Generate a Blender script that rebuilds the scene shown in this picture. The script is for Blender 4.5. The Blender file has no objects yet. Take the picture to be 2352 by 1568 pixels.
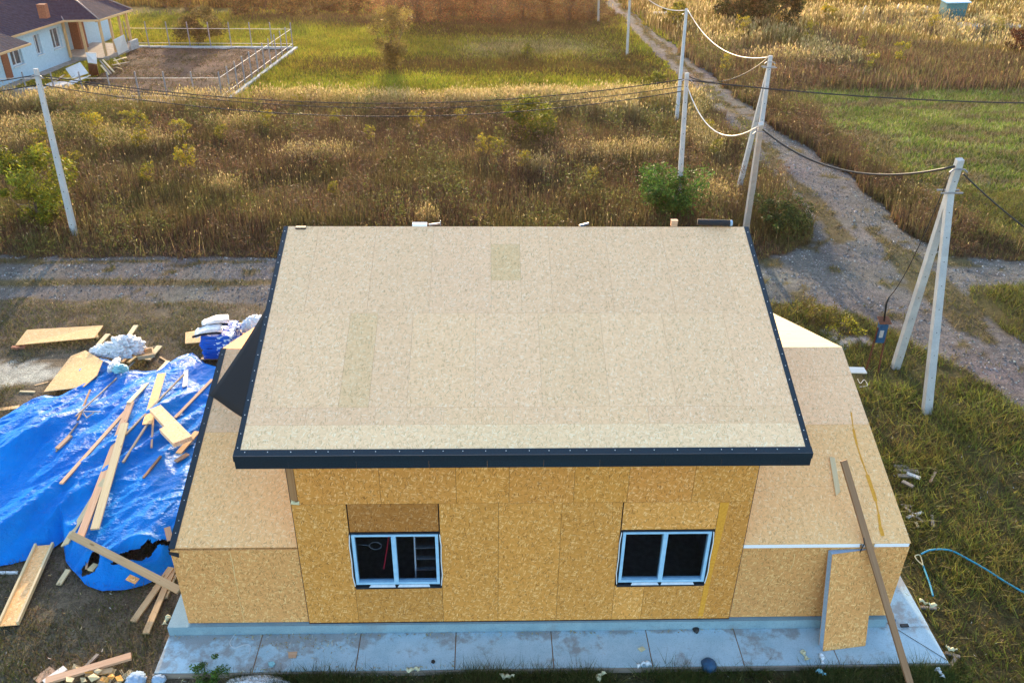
import bpy, math, random
import numpy as np
from mathutils import Vector, Matrix, noise as mnoise
random.seed(7); RNG = np.random.default_rng(7)
sc = bpy.context.scene
COL = sc.collection
GZ = -0.38                      # ground level (the house wall stands on z=0)
PI = math.pi

# ------------------------------------------------------------------ camera
CP = np.array([3.7826, -12.6016, 14.2498]); YAW, PITCH, ROLL, FPX = 0.0321, 0.5311, 0.0140, 1952.58
_f = np.array([math.sin(YAW)*math.cos(PITCH), math.cos(YAW)*math.cos(PITCH), -math.sin(PITCH)])
_r = np.array([math.cos(YAW), -math.sin(YAW), 0.0]); _u = np.cross(_r, _f)
R_ = _r*math.cos(ROLL)+_u*math.sin(ROLL); U_ = -_r*math.sin(ROLL)+_u*math.cos(ROLL); F_ = _f
cam = bpy.data.cameras.new('camera'); co = bpy.data.objects.new('camera', cam); COL.objects.link(co)
co.matrix_world = Matrix(((R_[0], U_[0], -F_[0], CP[0]), (R_[1], U_[1], -F_[1], CP[1]), (R_[2], U_[2], -F_[2], CP[2]), (0, 0, 0, 1)))
cam.sensor_width = 36; cam.lens = FPX/2352*36; cam.clip_end = 3000; sc.camera = co

def ray(px, py): return F_ + R_*(px-1176)/FPX - U_*(py-784)/FPX
def P(px, py, z=GZ):            # point of the plan measured from the survey picture, at height z
    d = ray(px, py); t = (z-CP[2])/d[2]; q = CP+d*t; return Vector((q[0], q[1], z))
def PY(px, py, y=0.0):          # point on the vertical plane y
    d = ray(px, py); t = (y-CP[1])/d[1]; q = CP+d*t; return Vector((q[0], y, q[2]))
def PR(px, py, z0=2.12, s=0.349, off=0.0):   # point on a wing roof z = z0 + s*y
    d = ray(px, py); t = (z0+off + s*CP[1] - CP[2])/(d[2]-s*d[1]); q = CP+d*t; return Vector(q)

# ------------------------------------------------------------------ noise
def hash2(ix, iy, s):
    h = (ix.astype(np.int64)*374761393 + iy.astype(np.int64)*668265263 + s*1442695041) & 0x7fffffff
    h = ((h ^ (h >> 13))*1274126177) & 0x7fffffff
    return ((h ^ (h >> 16)) & 0xffffff)/float(0xffffff)
def vnoise(x, y, s=0):
    ix = np.floor(x); iy = np.floor(y); fx = x-ix; fy = y-iy
    fx = fx*fx*(3-2*fx); fy = fy*fy*(3-2*fy); ix = ix.astype(np.int64); iy = iy.astype(np.int64)
    a = hash2(ix, iy, s); b = hash2(ix+1, iy, s); c = hash2(ix, iy+1, s); d = hash2(ix+1, iy+1, s)
    return (a*(1-fx)+b*fx)*(1-fy)+(c*(1-fx)+d*fx)*fy
def fbm(x, y, s=0, o=4):
    r = 0; a = .5; t = 0
    for i in range(o): r = r+a*vnoise(x*2**i+17.3*i, y*2**i-9.1*i, s+i); t += a; a *= .5
    return r/t

# ------------------------------------------------------------------ materials
def new_mat(name):
    m = bpy.data.materials.new(name); m.use_nodes = True; nt = m.node_tree
    b = nt.nodes['Principled BSDF']; return m, nt, b
def N(nt, t, **k):
    n = nt.nodes.new(t)
    for a, v in k.items():
        if a == 'inp':
            for kk, vv in v.items(): n.inputs[kk].default_value = vv
        else: setattr(n, a, v)
    return n
def lk(nt, a, b): nt.links.new(a, b)
def ramp(nt, fac, stops):
    n = nt.nodes.new('ShaderNodeValToRGB'); e = n.color_ramp.elements
    e[0].position = stops[0][0]; e[0].color = tuple(stops[0][1])+(1,)
    e[1].position = stops[-1][0]; e[1].color = tuple(stops[-1][1])+(1,)
    for p, c in stops[1:-1]:
        q = e.new(p); q.color = tuple(c)+(1,)
    lk(nt, fac, n.inputs[0]); return n.outputs[0]
def mixc(nt, fac, a, b, mode='MIX'):
    n = nt.nodes.new('ShaderNodeMix'); n.data_type = 'RGBA'; n.blend_type = mode
    if isinstance(fac, (int, float)): n.inputs[0].default_value = fac
    else: lk(nt, fac, n.inputs[0])
    for i, v in ((6, a), (7, b)):
        if isinstance(v, (tuple, list)): n.inputs[i].default_value = tuple(v)+(1,) if len(v) == 3 else v
        else: lk(nt, v, n.inputs[i])
    return n.outputs[2]
def math_(nt, op, a, b=None):
    n = nt.nodes.new('ShaderNodeMath'); n.operation = op
    for i, v in ((0, a), (1, b)):
        if v is None: continue
        if isinstance(v, (int, float)): n.inputs[i].default_value = v
        else: lk(nt, v, n.inputs[i])
    return n.outputs[0]
def uvc(nt, rot=0.0, sc_=(1, 1, 1)):
    tc = nt.nodes.new('ShaderNodeTexCoord'); mp = nt.nodes.new('ShaderNodeMapping')
    mp.inputs['Rotation'].default_value = (0, 0, rot); mp2 = nt.nodes.new('ShaderNodeMapping')
    mp2.inputs['Scale'].default_value = sc_
    lk(nt, tc.outputs['UV'], mp.inputs[0]); lk(nt, mp.outputs[0], mp2.inputs[0]); return mp2.outputs[0]
def tex(nt, kind, vec, **inp):
    n = nt.nodes.new('ShaderNodeTex'+kind)
    if vec is not None: lk(nt, vec, n.inputs['Vector'])
    for k, v in inp.items(): n.inputs[k].default_value = v
    return n
def bump(nt, h, b, strength=.3, dist=.01):
    n = nt.nodes.new('ShaderNodeBump'); n.inputs['Strength'].default_value = strength; n.inputs['Distance'].default_value = dist
    lk(nt, h, n.inputs['Height']); lk(nt, n.outputs[0], b.inputs['Normal'])
def tint(nt, c):
    a = nt.nodes.new('ShaderNodeAttribute'); a.attribute_name = 'tint'
    return mixc(nt, 1.0, c, a.outputs['Color'], 'MULTIPLY')

def osb_mat(name, base, light, dark, rough=.75, str_=1.0):
    """oriented strand board: layers of long flakes at many angles"""
    m, nt, b = new_mat(name)
    blot = tex(nt, 'Noise', uvc(nt, 0, (1, 1, 1)), Scale=1.1, Detail=4.0)
    c = mixc(nt, math_(nt, 'MULTIPLY', blot.outputs[0], .8), [v*.9 for v in base], [min(1, v*1.12) for v in base])
    h = None
    for i, (rot, L, W, th, kind) in enumerate([(0.15, 11, 48, .45, 'm'), (1.05, 10, 44, .5, 'm'), (-.7, 10.5, 46, .5, 'm'), (2.1, 9, 42, .55, 'm'), (.7, 8, 38, .6, 'm'),
            (.45, 9, 50, .80, 'l'), (-1.15, 8, 44, .84, 'l'), (.1, 6.5, 38, .92, 'l'), (1.75, 9, 46, .86, 'l'), (-.3, 9, 54, .84, 'd'), (1.5, 8, 50, .86, 'd'), (1.2, 10, 52, .86, 'd'), (-.95, 7, 44, .93, 'd')]):
        v = tex(nt, 'Voronoi', uvc(nt, rot, (L, W, 1)), Scale=1.0, Randomness=1.0)
        v.voronoi_dimensions = '2D'
        sp = nt.nodes.new('ShaderNodeSeparateColor'); lk(nt, v.outputs['Color'], sp.inputs[0])
        near = math_(nt, 'LESS_THAN', v.outputs['Distance'], .42 if kind == 'm' else .36)
        pick = math_(nt, 'GREATER_THAN', sp.outputs[0], th)
        k = math_(nt, 'MULTIPLY', math_(nt, 'MULTIPLY', near, pick), (.6 if kind == 'm' else .75)*str_)
        if kind != 'm': k = math_(nt, 'MULTIPLY', k, sp.outputs[2])
        if kind == 'm': col = mixc(nt, sp.outputs[1], [v_*.84 for v_ in base], [min(1, v_*1.16) for v_ in base])
        else: col = light if kind == 'l' else dark
        c = mixc(nt, k, c, col)
    c = tint(nt, c); lk(nt, c, b.inputs['Base Color']); b.inputs['Roughness'].default_value = rough
    b.inputs['Specular IOR Level'].default_value = .25
    return m
def wood_mat(name, a, b_, knots=True):
    m, nt, b = new_mat(name)
    n1 = tex(nt, 'Noise', uvc(nt, 0, (1.2, 26, 1)), Scale=1.0, Detail=5.0, Distortion=.6)
    n2 = tex(nt, 'Noise', uvc(nt, 0, (.6, 3, 1)), Scale=1.3, Detail=3.0)
    c = ramp(nt, n1.outputs[0], [(.3, a), (.7, b_)])
    c = mixc(nt, math_(nt, 'MULTIPLY', n2.outputs[0], .55), c, [v*.6 for v in a])
    if knots:
        v = tex(nt, 'Voronoi', uvc(nt, 0, (1.4, 5, 1)), Scale=1.0)
        k = math_(nt, 'LESS_THAN', v.outputs['Distance'], .10)
        c = mixc(nt, math_(nt, 'MULTIPLY', k, .7), c, (a[0]*.35, a[1]*.28, a[2]*.2))
    lk(nt, tint(nt, c), b.inputs['Base Color']); b.inputs['Roughness'].default_value = .7
    b.inputs['Specular IOR Level'].default_value = .3
    bump(nt, n1.outputs[0], b, .3, .004); return m
def noisy(name, a, b_, scale=4, rough=.7, detail=5, metallic=0, bs=0, stops=(.35, .65), spec=.4, obj=False):
    m, nt, b = new_mat(name)
    v = uvc(nt)
    if obj:
        tc = nt.nodes.new('ShaderNodeTexCoord'); v = tc.outputs['Object']
    n1 = tex(nt, 'Noise', v, Scale=scale, Detail=detail, Roughness=.6)
    c = ramp(nt, n1.outputs[0], [(stops[0], a), (stops[1], b_)])
    lk(nt, tint(nt, c), b.inputs['Base Color']); b.inputs['Roughness'].default_value = rough; b.inputs['Metallic'].default_value = metallic
    b.inputs['Specular IOR Level'].default_value = spec
    if bs: bump(nt, n1.outputs[0], b, bs, .01)
    return m
def leaf_mat(name, trans=.35, rough=.6):
    m, nt, b = new_mat(name)
    a = nt.nodes.new('ShaderNodeAttribute'); a.attribute_name = 'tint'
    lk(nt, a.outputs['Color'], b.inputs['Base Color']); b.inputs['Roughness'].default_value = rough
    b.inputs['Specular IOR Level'].default_value = .2
    t = nt.nodes.new('ShaderNodeBsdfTranslucent'); lk(nt, a.outputs['Color'], t.inputs[0])
    mx = nt.nodes.new('ShaderNodeMixShader'); mx.inputs[0].default_value = trans
    lk(nt, b.outputs[0], mx.inputs[1]); lk(nt, t.outputs[0], mx.inputs[2])
    lk(nt, mx.outputs[0], nt.nodes['Material Output'].inputs[0]); return m

M = {}
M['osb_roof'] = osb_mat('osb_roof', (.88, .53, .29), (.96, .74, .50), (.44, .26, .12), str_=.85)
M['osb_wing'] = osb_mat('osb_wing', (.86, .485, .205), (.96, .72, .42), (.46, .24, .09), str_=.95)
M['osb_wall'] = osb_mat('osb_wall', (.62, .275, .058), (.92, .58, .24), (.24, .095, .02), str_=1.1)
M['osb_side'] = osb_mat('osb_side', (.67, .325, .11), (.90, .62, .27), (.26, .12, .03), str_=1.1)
M['timber'] = wood_mat('timber', (0.533, 0.32, 0.148), (0.654, 0.44, 0.237))
M['timber_pink'] = wood_mat('timber_pink', (0.533, 0.304, 0.178), (0.654, 0.432, 0.281))
M['timber_pale'] = wood_mat('timber_pale', (0.636, 0.48, 0.252), (0.731, 0.592, 0.37))
M['timber_brown'] = wood_mat('timber_brown', (0.258, 0.136, 0.067), (0.361, 0.208, 0.111))
M['timber_grey'] = wood_mat('timber_grey', (0.224, 0.184, 0.148), (0.361, 0.304, 0.244))
M['timber_white'] = wood_mat('timber_white', (.70, .66, .60), (.82, .80, .75))
M['navy'] = noisy('navy_trim', (.005, .014, .022), (.010, .024, .036), 30, .42, spec=.4)
M['felt'] = noisy('black_felt', (.010, .011, .014), (.022, .024, .030), 50, .85, bs=.4)
M['foam_yel'] = noisy('yellow_foam', (.62, .26, .02), (.74, .36, .04), 20, .8, bs=.8)
M['foam_yel2'] = noisy('dry_sealant', (.72, .50, .20), (.82, .62, .30), 20, .8)
M['foam_pale'] = noisy('pale_foam', (.50, .46, .27), (.66, .62, .42), 20, .85, bs=.8)
M['eps'] = noisy('white_foam_board', (.74, .76, .80), (.86, .87, .90), 60, .9)
M['blue_foam'] = noisy('grey_blue_foam', (.26, .36, .48), (.34, .46, .60), 20, .85)
M['white_film'] = noisy('white_film', (.62, .70, .76), (.85, .88, .90), 9, .25, bs=.8, spec=.6)
M['frame'] = noisy('window_frame', (.27, .50, .72), (.35, .60, .80), 5, .3)
M['flash'] = noisy('window_flashing', (.008, .012, .018), (.02, .03, .04), 10, .5)
M['nail'] = noisy('nail_head', (.75, .76, .78), (.8, .8, .8), 5, .3)
M['dark_room'] = noisy('dark_room', (.22, .20, .19), (.32, .30, .29), 8, .9)
M['cable'] = noisy('black_cable', (.012, .012, .013), (.02, .02, .02), 5, .5)
M['cable_w'] = noisy('pale_cable', (.62, .55, .48), (.72, .66, .60), 5, .5)
M['steel'] = noisy('fence_steel', (.16, .17, .19), (.26, .27, .30), 9, .5, metallic=.3)
M['rust'] = noisy('rust', (.06, .025, .015), (.20, .065, .025), 22, .85)
M['blue_box'] = noisy('blue_enamel', (.008, .05, .12), (.02, .09, .19), 8, .4)
M['teal'] = noisy('teal_paint', (.01, .12, .14), (.02, .18, .20), 5, .6)
M['hose'] = noisy('blue_hose', (.01, .22, .36), (.02, .30, .45), 9, .45)
M['brick'] = noisy('brick', (.17, .055, .03), (.28, .10, .05), 12, .9)
M['plaster'] = noisy('blue_white_plaster', (.36, .50, .60), (.44, .58, .68), 6, .9)
M['cement'] = noisy('cement', (.30, .29, .28), (.44, .43, .42), 5, .95, bs=.5)
M['blind'] = noisy('footing_cement', (.22, .20, .18), (.34, .31, .28), 3, .95)
M['white'] = noisy('white_paint', (.60, .61, .62), (.68, .69, .70), 5, .6)
M['bark'] = noisy('bark', (.07, .05, .035), (.14, .10, .07), 12, .9, obj=True)
M['leaf'] = leaf_mat('leaf')
M['blade'] = leaf_mat('grass_blade', .42)
M['black'] = noisy('black_rubber', (.01, .01, .011), (.025, .025, .027), 6, .6)
M['red'] = noisy('red_plastic', (.5, .01, .03), (.6, .02, .05), 6, .5)
def glass_mat():
    m, nt, b = new_mat('glass')
    nt.nodes.remove(b)
    g = N(nt, 'ShaderNodeBsdfGlossy', inp={'Roughness': .02}); t = N(nt, 'ShaderNodeBsdfTransparent', inp={'Color': (.80, .84, .88, 1)})
    mx = N(nt, 'ShaderNodeMixShader'); mx.inputs[0].default_value = .05
    lk(nt, t.outputs[0], mx.inputs[1]); lk(nt, g.outputs[0], mx.inputs[2])
    lk(nt, mx.outputs[0], nt.nodes['Material Output'].inputs[0]); return m
M['glass'] = glass_mat()
def concrete_mat(name, a, b_, dirt=(.16, .10, .06), damt=.5, grad=False):
    m, nt, b = new_mat(name)
    tc = nt.nodes.new('ShaderNodeTexCoord'); o = tc.outputs['Object']
    n1 = tex(nt, 'Noise', o, Scale=2.0, Detail=8.0, Roughness=.65); n2 = tex(nt, 'Noise', o, Scale=45.0, Detail=3.0)
    n3 = tex(nt, 'Noise', o, Scale=1.1, Detail=7.0, Roughness=.7)
    nz = n3.outputs[0]
    if grad:   # more mud was trodden onto the left bays and along the wall
        sx_ = nt.nodes.new('ShaderNodeSeparateXYZ'); lk(nt, o, sx_.inputs[0])
        g1 = N(nt, 'ShaderNodeMapRange', inp={'From Min': 3.2, 'From Max': -1.2, 'To Min': 0.0, 'To Max': .12}); lk(nt, sx_.outputs[0], g1.inputs[0])
        g2 = N(nt, 'ShaderNodeMapRange', inp={'From Min': -.45, 'From Max': -.12, 'To Min': 0.0, 'To Max': .10}); lk(nt, sx_.outputs[1], g2.inputs[0])
        nz = math_(nt, 'ADD', nz, math_(nt, 'ADD', g1.outputs[0], g2.outputs[0]))
    c = ramp(nt, n1.outputs[0], [(.3, a), (.7, b_)])
    c = mixc(nt, ramp(nt, n2.outputs[0], [(.52, (0, 0, 0)), (.75, (.5, .5, .5))]), c, [v*.45 for v in a])
    c = mixc(nt, math_(nt, 'MULTIPLY', ramp(nt, nz, [(.57, (0, 0, 0)), (.65, (1, 1, 1))]), damt), c, dirt)
    lk(nt, tint(nt, c), b.inputs['Base Color']); b.inputs['Roughness'].default_value = .9
    bump(nt, n2.outputs[0], b, .5, .01); return m
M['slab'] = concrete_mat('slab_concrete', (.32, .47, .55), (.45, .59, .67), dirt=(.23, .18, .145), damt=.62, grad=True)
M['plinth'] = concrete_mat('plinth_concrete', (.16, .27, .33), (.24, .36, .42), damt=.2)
M['pole'] = concrete_mat('pole_concrete', (.33, .35, .36), (.46, .47, .47), dirt=(.35, .30, .26), damt=.5)

# ------------------------------------------------------------------ mesh builder
def raw(name, V, F, mat, parent=None, uv=None, col=None, smooth=False, loc=None):
    """V (n,3) array, F (m,k) array with one k, or list of lists"""
    me = bpy.data.meshes.new(name); V = np.asarray(V, dtype=np.float32)
    if loc is not None: V = V-np.array(loc, dtype=np.float32)
    me.vertices.add(len(V)); me.vertices.foreach_set('co', V.ravel())
    if isinstance(F, np.ndarray):
        n, k = F.shape; li = F.ravel(); ls = np.arange(n)*k
    else:
        li = np.array([i for f in F for i in f]); ln = np.array([len(f) for f in F]); ls = np.concatenate([[0], np.cumsum(ln)[:-1]]); n = len(F)
    me.loops.add(len(li)); me.loops.foreach_set('vertex_index', li.astype(np.int32))
    me.polygons.add(n); me.polygons.foreach_set('loop_start', ls.astype(np.int32))
    me.update(calc_edges=True)
    if uv is not None:
        l = me.uv_layers.new(name='UVMap'); l.data.foreach_set('uv', np.asarray(uv, dtype=np.float32).ravel())
    a = me.attributes.new('tint', 'FLOAT_COLOR', 'POINT')
    c = np.ones((len(V), 4), dtype=np.float32)
    if col is not None: c[:, :3] = col
    a.data.foreach_set('color', c.ravel())
    me.polygons.foreach_set('use_smooth', np.full(n, bool(smooth)))
    me.materials.append(mat); me.validate()
    o = bpy.data.objects.new(name, me); COL.objects.link(o)
    if loc is not None: o.location = loc
    if parent is not None:
        o.parent = parent
        if parent.type == 'EMPTY' or True: o.matrix_parent_inverse = Matrix.Translation(parent_loc(parent)).inverted()
    return o
def parent_loc(o):
    return Vector(o.location) if o.parent is None else Vector((0, 0, 0))

class MB:
    def __init__(s): s.V = []; s.F = []; s.UV = []; s.C = []; s.uo = (random.uniform(0, 50), random.uniform(0, 50))
    def newoff(s): s.uo = (random.uniform(0, 50), random.uniform(0, 50))
    def poly(s, pts, faces, col=(1, 1, 1), axis=None):
        b = len(s.V); pts = [Vector(p) for p in pts]
        s.V += pts; s.C += [col]*len(pts)
        for f in faces:
            s.F.append([b+i for i in f]); q = [pts[i] for i in f]
            n = Vector((0, 0, 0))
            for i in range(len(q)): n += (q[i]-q[0]).cross(q[(i+1) % len(q)]-q[0])
            n = n.normalized() if n.length > 1e-12 else Vector((0, 0, 1))
            if axis is not None:
                t = (axis-n*axis.dot(n)); t = t.normalized() if t.length > .2 else n.orthogonal().normalized()
            elif abs(n.z) > .95: t = Vector((1, 0, 0))
            else: t = Vector((0, 0, 1)).cross(n).normalized()
            bt = n.cross(t)
            s.UV += [(p.dot(t)+s.uo[0], p.dot(bt)+s.uo[1]) for p in q]
        return s
    def hexa(s, b4, t4, col=(1, 1, 1), axis=None):
        return s.poly(list(b4)+list(t4), [(3, 2, 1, 0), (4, 5, 6, 7), (0, 1, 5, 4), (1, 2, 6, 5), (2, 3, 7, 6), (3, 0, 4, 7)], col, axis)
    def box(s, x0, y0, z0, x1, y1, z1, col=(1, 1, 1)):
        return s.hexa([(x0, y0, z0), (x1, y0, z0), (x1, y1, z0), (x0, y1, z0)], [(x0, y0, z1), (x1, y0, z1), (x1, y1, z1), (x0, y1, z1)], col)
    def prism(s, pts, th, col=(1, 1, 1), down=None):
        """polygon extruded by th along -normal (or 'down')"""
        pts = [Vector(p) for p in pts]; n = Vector((0, 0, 0))
        for i in range(len(pts)): n += (pts[i]-pts[0]).cross(pts[(i+1) % len(pts)]-pts[0])
        n.normalize(); d = (down.normalized() if down is not None else -n)*th
        if down is not None and n.dot(down) > 0: pts = pts[::-1]
        elif down is None and n.z < -1e-6: pts = pts[::-1]; d = n*th
        k = len(pts); low = [p+d for p in pts]
        return s.poly(pts+low, [tuple(range(k)), tuple(range(2*k-1, k-1, -1))]+[(i, k+i, k+(i+1) % k, (i+1) % k) for i in range(k)], col)
    def beam(s, p1, p2, w, h, up=(0, 0, 1), col=(1, 1, 1), w2=None, h2=None, point=0):
        p1 = Vector(p1); p2 = Vector(p2); a = (p2-p1).normalized(); sd = a.cross(Vector(up))
        if sd.length < 1e-4: sd = a.cross(Vector((0, 1, 0)))
        sd.normalize(); u = sd.cross(a); w2 = w if w2 is None else w2; h2 = h if h2 is None else h2
        A = [p1+sd*(i*w/2)+u*(j*h/2) for i, j in ((-1, -1), (1, -1), (1, 1), (-1, 1))]
        B = [p2+sd*(i*w2/2)+u*(j*h2/2)+a*(point if i > 0 else 0) for i, j in ((-1, -1), (1, -1), (1, 1), (-1, 1))]
        return s.hexa(A, B, col, a)
    def tube(s, pts, r, n=6, col=(1, 1, 1), r2=None):
        pts = [Vector(p) for p in pts]; rings = []; b = len(s.V); L = 0
        for i, p in enumerate(pts):
            a = (pts[min(i+1, len(pts)-1)]-pts[max(i-1, 0)]).normalized(); sd = a.orthogonal().normalized() if i == 0 else (psd-a*psd.dot(a)).normalized()
            psd = sd; u = a.cross(sd); rr = r if r2 is None else r+(r2-r)*i/(len(pts)-1)
            rings.append([p+(sd*math.cos(2*PI*k/n)+u*math.sin(2*PI*k/n))*rr for k in range(n)])
        for q in rings: s.V += q; s.C += [col]*n
        for i in range(len(pts)-1):
            for k in range(n):
                k2 = (k+1) % n; s.F.append([b+i*n+k, b+i*n+k2, b+(i+1)*n+k2, b+(i+1)*n+k])
                s.UV += [(i*.3, k/n), (i*.3, (k+1)/n), (i*.3+.3, (k+1)/n), (i*.3+.3, k/n)]
        for e, rev in ((0, True), (len(pts)-1, False)):
            f = [b+e*n+k for k in range(n)]; f = f[::-1] if rev else f
            s.F.append(f); s.UV += [(0, 0)]*n
        return s
    def build(s, name, mat, parent=None, smooth=False, loc=None):
        if loc is None and parent is None:
            a = np.array([v[:] for v in s.V]); loc = ((a[:, 0].min()+a[:, 0].max())/2, (a[:, 1].min()+a[:, 1].max())/2, a[:, 2].min())
        V = np.array([v[:] for v in s.V])
        o = raw(name, V, s.F, mat if not isinstance(mat, str) else M[mat], parent, uv=s.UV, col=np.array(s.C), smooth=smooth, loc=loc if parent is None else None)
        return o
def tag(o, label=None, cat=None, group=None, kind=None):
    if label: o['label'] = label
    if cat: o['category'] = cat
    if group: o['group'] = group
    if kind: o['kind'] = kind
    return o
def thing(name, label, cat, loc=(0, 0, 0), group=None, rz=0):
    o = bpy.data.objects.new(name, None); COL.objects.link(o); o.location = loc; o.rotation_euler = (0, 0, rz); o.empty_display_size = .2
    return tag(o, label, cat, group)
def kids(o): return [c for c in bpy.data.objects if c.parent == o]
def copy_tree(o, loc, rz=0, s=1, label=None):
    r = o.copy(); COL.objects.link(r); r.location = loc; r.rotation_euler = (0, 0, rz); r.scale = (s, s, s)
    if label: r['label'] = label
    for c in kids(o):
        d = c.copy(); COL.objects.link(d); mi = c.matrix_parent_inverse.copy(); d.parent = r; d.matrix_parent_inverse = mi
    return r

# ================================================================== GROUND
def poly(*a): return [tuple(P(x, y)[:2]) for x, y in a]
def inpoly(pl, x, y):
    r = np.zeros(x.shape, bool); n = len(pl)
    for i in range(n):
        x1, y1 = pl[i]; x2, y2 = pl[(i+1) % n]
        if y1 == y2: continue
        c = ((y1 > y) != (y2 > y)) & (x < (x2-x1)*(y-y1)/(y2-y1)+x1); r ^= c
    return r
WORN, GRAV, BROWN, STRAW, GREEN, DIRT, BSHORT, GOLD, SAND, PURP, ROUGH, FRONT, HAY, DARKG, MIXG, TRACK = range(16)
ZONES = [
 (ROUGH, poly((1700, 640), (3200, 640), (3200, 1900), (1000, 1900), (1000, 1500), (1900, 1500))),
 (WORN, poly((-900, 690), (1000, 690), (1000, 1545), (700, 1900), (-900, 1900))),
 (GREEN, poly((-600, 30), (1560, 30), (1560, 250), (-600, 250))),
 (MIXG, poly((-1200, -60), (900, -60), (900, 34), (-1200, 42))),
 (PURP, poly((860, -60), (1385, -60), (1430, 60), (1300, 66), (860, 58), (560, 50), (560, 30), (860, 30))),
 (BSHORT, poly((930, 64), (1400, 62), (1440, 90), (1180, 84), (930, 84))),
 (BSHORT, poly((690, 133), (1500, 137), (1560, 200), (1500, 178), (690, 163))),
 (BSHORT, poly((1370, 60), (1480, 130), (1560, 225), (1440, 170), (1380, 110))),
 (HAY, poly((1040, 112), (1100, 95), (1250, 90), (1370, 98), (1380, 128), (1200, 130), (1060, 128))),
 (DIRT, poly((290, 108), (672, 112), (512, 236), (120, 236), (200, 190), (290, 140))),
 (BROWN, poly((-900, 236), (540, 238), (600, 262), (1565, 256), (1640, 262), (1790, 430), (1850, 520), (1800, 560), (1730, 600), (-900, 589))),
 (GOLD, poly((1400, -60), (3200, -60), (3200, 206), (1800, 206), (1500, 60))),
 (DARKG, poly((1600, -60), (3200, -60), (3200, 16), (2120, 30), (1900, 20), (1600, 12))),
 (BROWN, poly((1560, 60), (1900, 75), (2050, 90), (2352, 140), (2352, 208), (1850, 208), (1790, 195), (1640, 130))),
 (MIXG, poly((1770, 204), (3200, 204), (3200, 470), (2200, 470), (2100, 405), (1950, 330), (1800, 240))),
 (ROUGH, poly((1960, 320), (2110, 395), (2200, 440), (3200, 440), (3200, 640), (2180, 600), (2080, 545), (1930, 400))),
 (BROWN, poly((1680, 205), (1800, 205), (1860, 270), (1990, 370), (2130, 450), (2240, 520), (2352, 560), (3200, 580), (3200, 640), (2180, 600), (2080, 545), (1930, 400), (1770, 290), (1680, 215))),
 (STRAW, poly((430, 243), (900, 240), (1300, 236), (1570, 232), (1620, 262), (1600, 290), (1400, 282), (1250, 262), (900, 260), (640, 262))),
 (STRAW, poly((-600, 236), (440, 240), (560, 250), (380, 262), (-600, 275))),
 (GOLD, poly((1600, 60), (1800, 65), (1890, 110), (1860, 150), (1680, 120), (1580, 90))),
 (STRAW, poly((2000, 32), (2260, 48), (2352, 95), (2352, 125), (2150, 90), (1960, 52))),
 (STRAW, poly((1620, 90), (1880, 120), (2010, 150), (1900, 165), (1720, 145), (1600, 110))),
 # gravel
 (GRAV, poly((-900, 588), (640, 590), (1740, 600), (1850, 560), (1872, 530), (1850, 500), (1790, 430), (1700, 322), (1590, 212), (1480, 100), (1385, -2), (1350, -60), (1385, -60), (1420, 6), (1560, 118), (1680, 215), (1770, 290), (1930, 395), (2080, 530), (2180, 590), (2352, 600), (3200, 600), (3200, 660), (2352, 656), (2230, 660), (2215, 690), (2280, 740), (2352, 790), (3200, 1200), (3200, 1500), (2352, 950), (2240, 860), (2100, 790), (1990, 730), (1880, 700), (1740, 690), (640, 702), (300, 690), (-900, 690))),
 (TRACK, poly((-900, 640), (620, 640), (1500, 645), (620, 655), (-900, 652))),
 (TRACK, poly((1398, -8), (1404, -8), (1546, 120), (1648, 217), (1735, 300), (1800, 372), (1880, 455), (1960, 550), (1925, 565), (1850, 470), (1775, 372), (1714, 305), (1628, 215), (1527, 120))),
 (TRACK, poly((-900, 592), (200, 596), (620, 600), (620, 606), (-900, 604))),
 (TRACK, poly((1990, 520), (2130, 600), (2240, 700), (2300, 800), (2200, 760), (2080, 640))),
 (BROWN, poly((1730, 520), (1860, 535), (1850, 560), (1790, 585), (1735, 598))),
 (SAND, poly((-30, 830), (60, 836), (130, 840), (150, 870), (60, 885), (-30, 892))),
 (SAND, poly((1890, 756), (2000, 770), (2005, 790), (1925, 795))),
 (FRONT, poly((620, 1530), (2200, 1518), (2260, 1900), (500, 1900), (540, 1560))),
]
def zone(x, y):
    wx = x+(fbm(x*.45, y*.45, 3)-.5)*1.3+(fbm(x*2.2, y*2.2, 5)-.5)*.8; wy = y+(fbm(x*.45, y*.45, 8)-.5)*1.5+(fbm(x*2.2, y*2.2, 9)-.5)*.8
    k = np.clip((y-6)/30, .15, 1); wx = x+(wx-x)*k; wy = y+(wy-y)*k
    z = np.full(x.shape, BROWN)
    z[(y > 60)] = MIXG; z[(y > 60) & (x > 18)] = GOLD
    for c, pl in ZONES:
        if c == DIRT: z[inpoly(pl, x, y)] = c
        else: z[inpoly(pl, wx, wy)] = c
    gr = (z == GRAV); q = fbm(x*.9+4, y*.9, 44, 4)
    z[gr & (q > .69) & (y > 6)] = TRACK
    return z
BLOBS = [(330, 350, 1.9, 1.0), (60, 315, 2.6, 1.6), (715, 375, 1.7, 1.1), (1400, 372, 2.4, 1.1), (1480, 365, 1.3, .9), (1610, 330, .8, 3.0), (20, 350, 1.5, 1.0), (560, 300, 1.6, .8), (1230, 400, .9, .8), (520, 450, .8, .6), (980, 520, .5, .4), (250, 330, 1.2, .7), (1640, 470, .8, 1.3)]
def blobd(x, y):
    d = np.zeros(x.shape)
    for px, py, rx, ry in BLOBS:
        q = P(px, py); d = np.maximum(d, np.exp(-((x-q.x)/rx)**2-((y-q.y)/ry)**2))
    return d*(.4+1.2*fbm(x*1.1, y*1.1, 47, 3))
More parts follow.
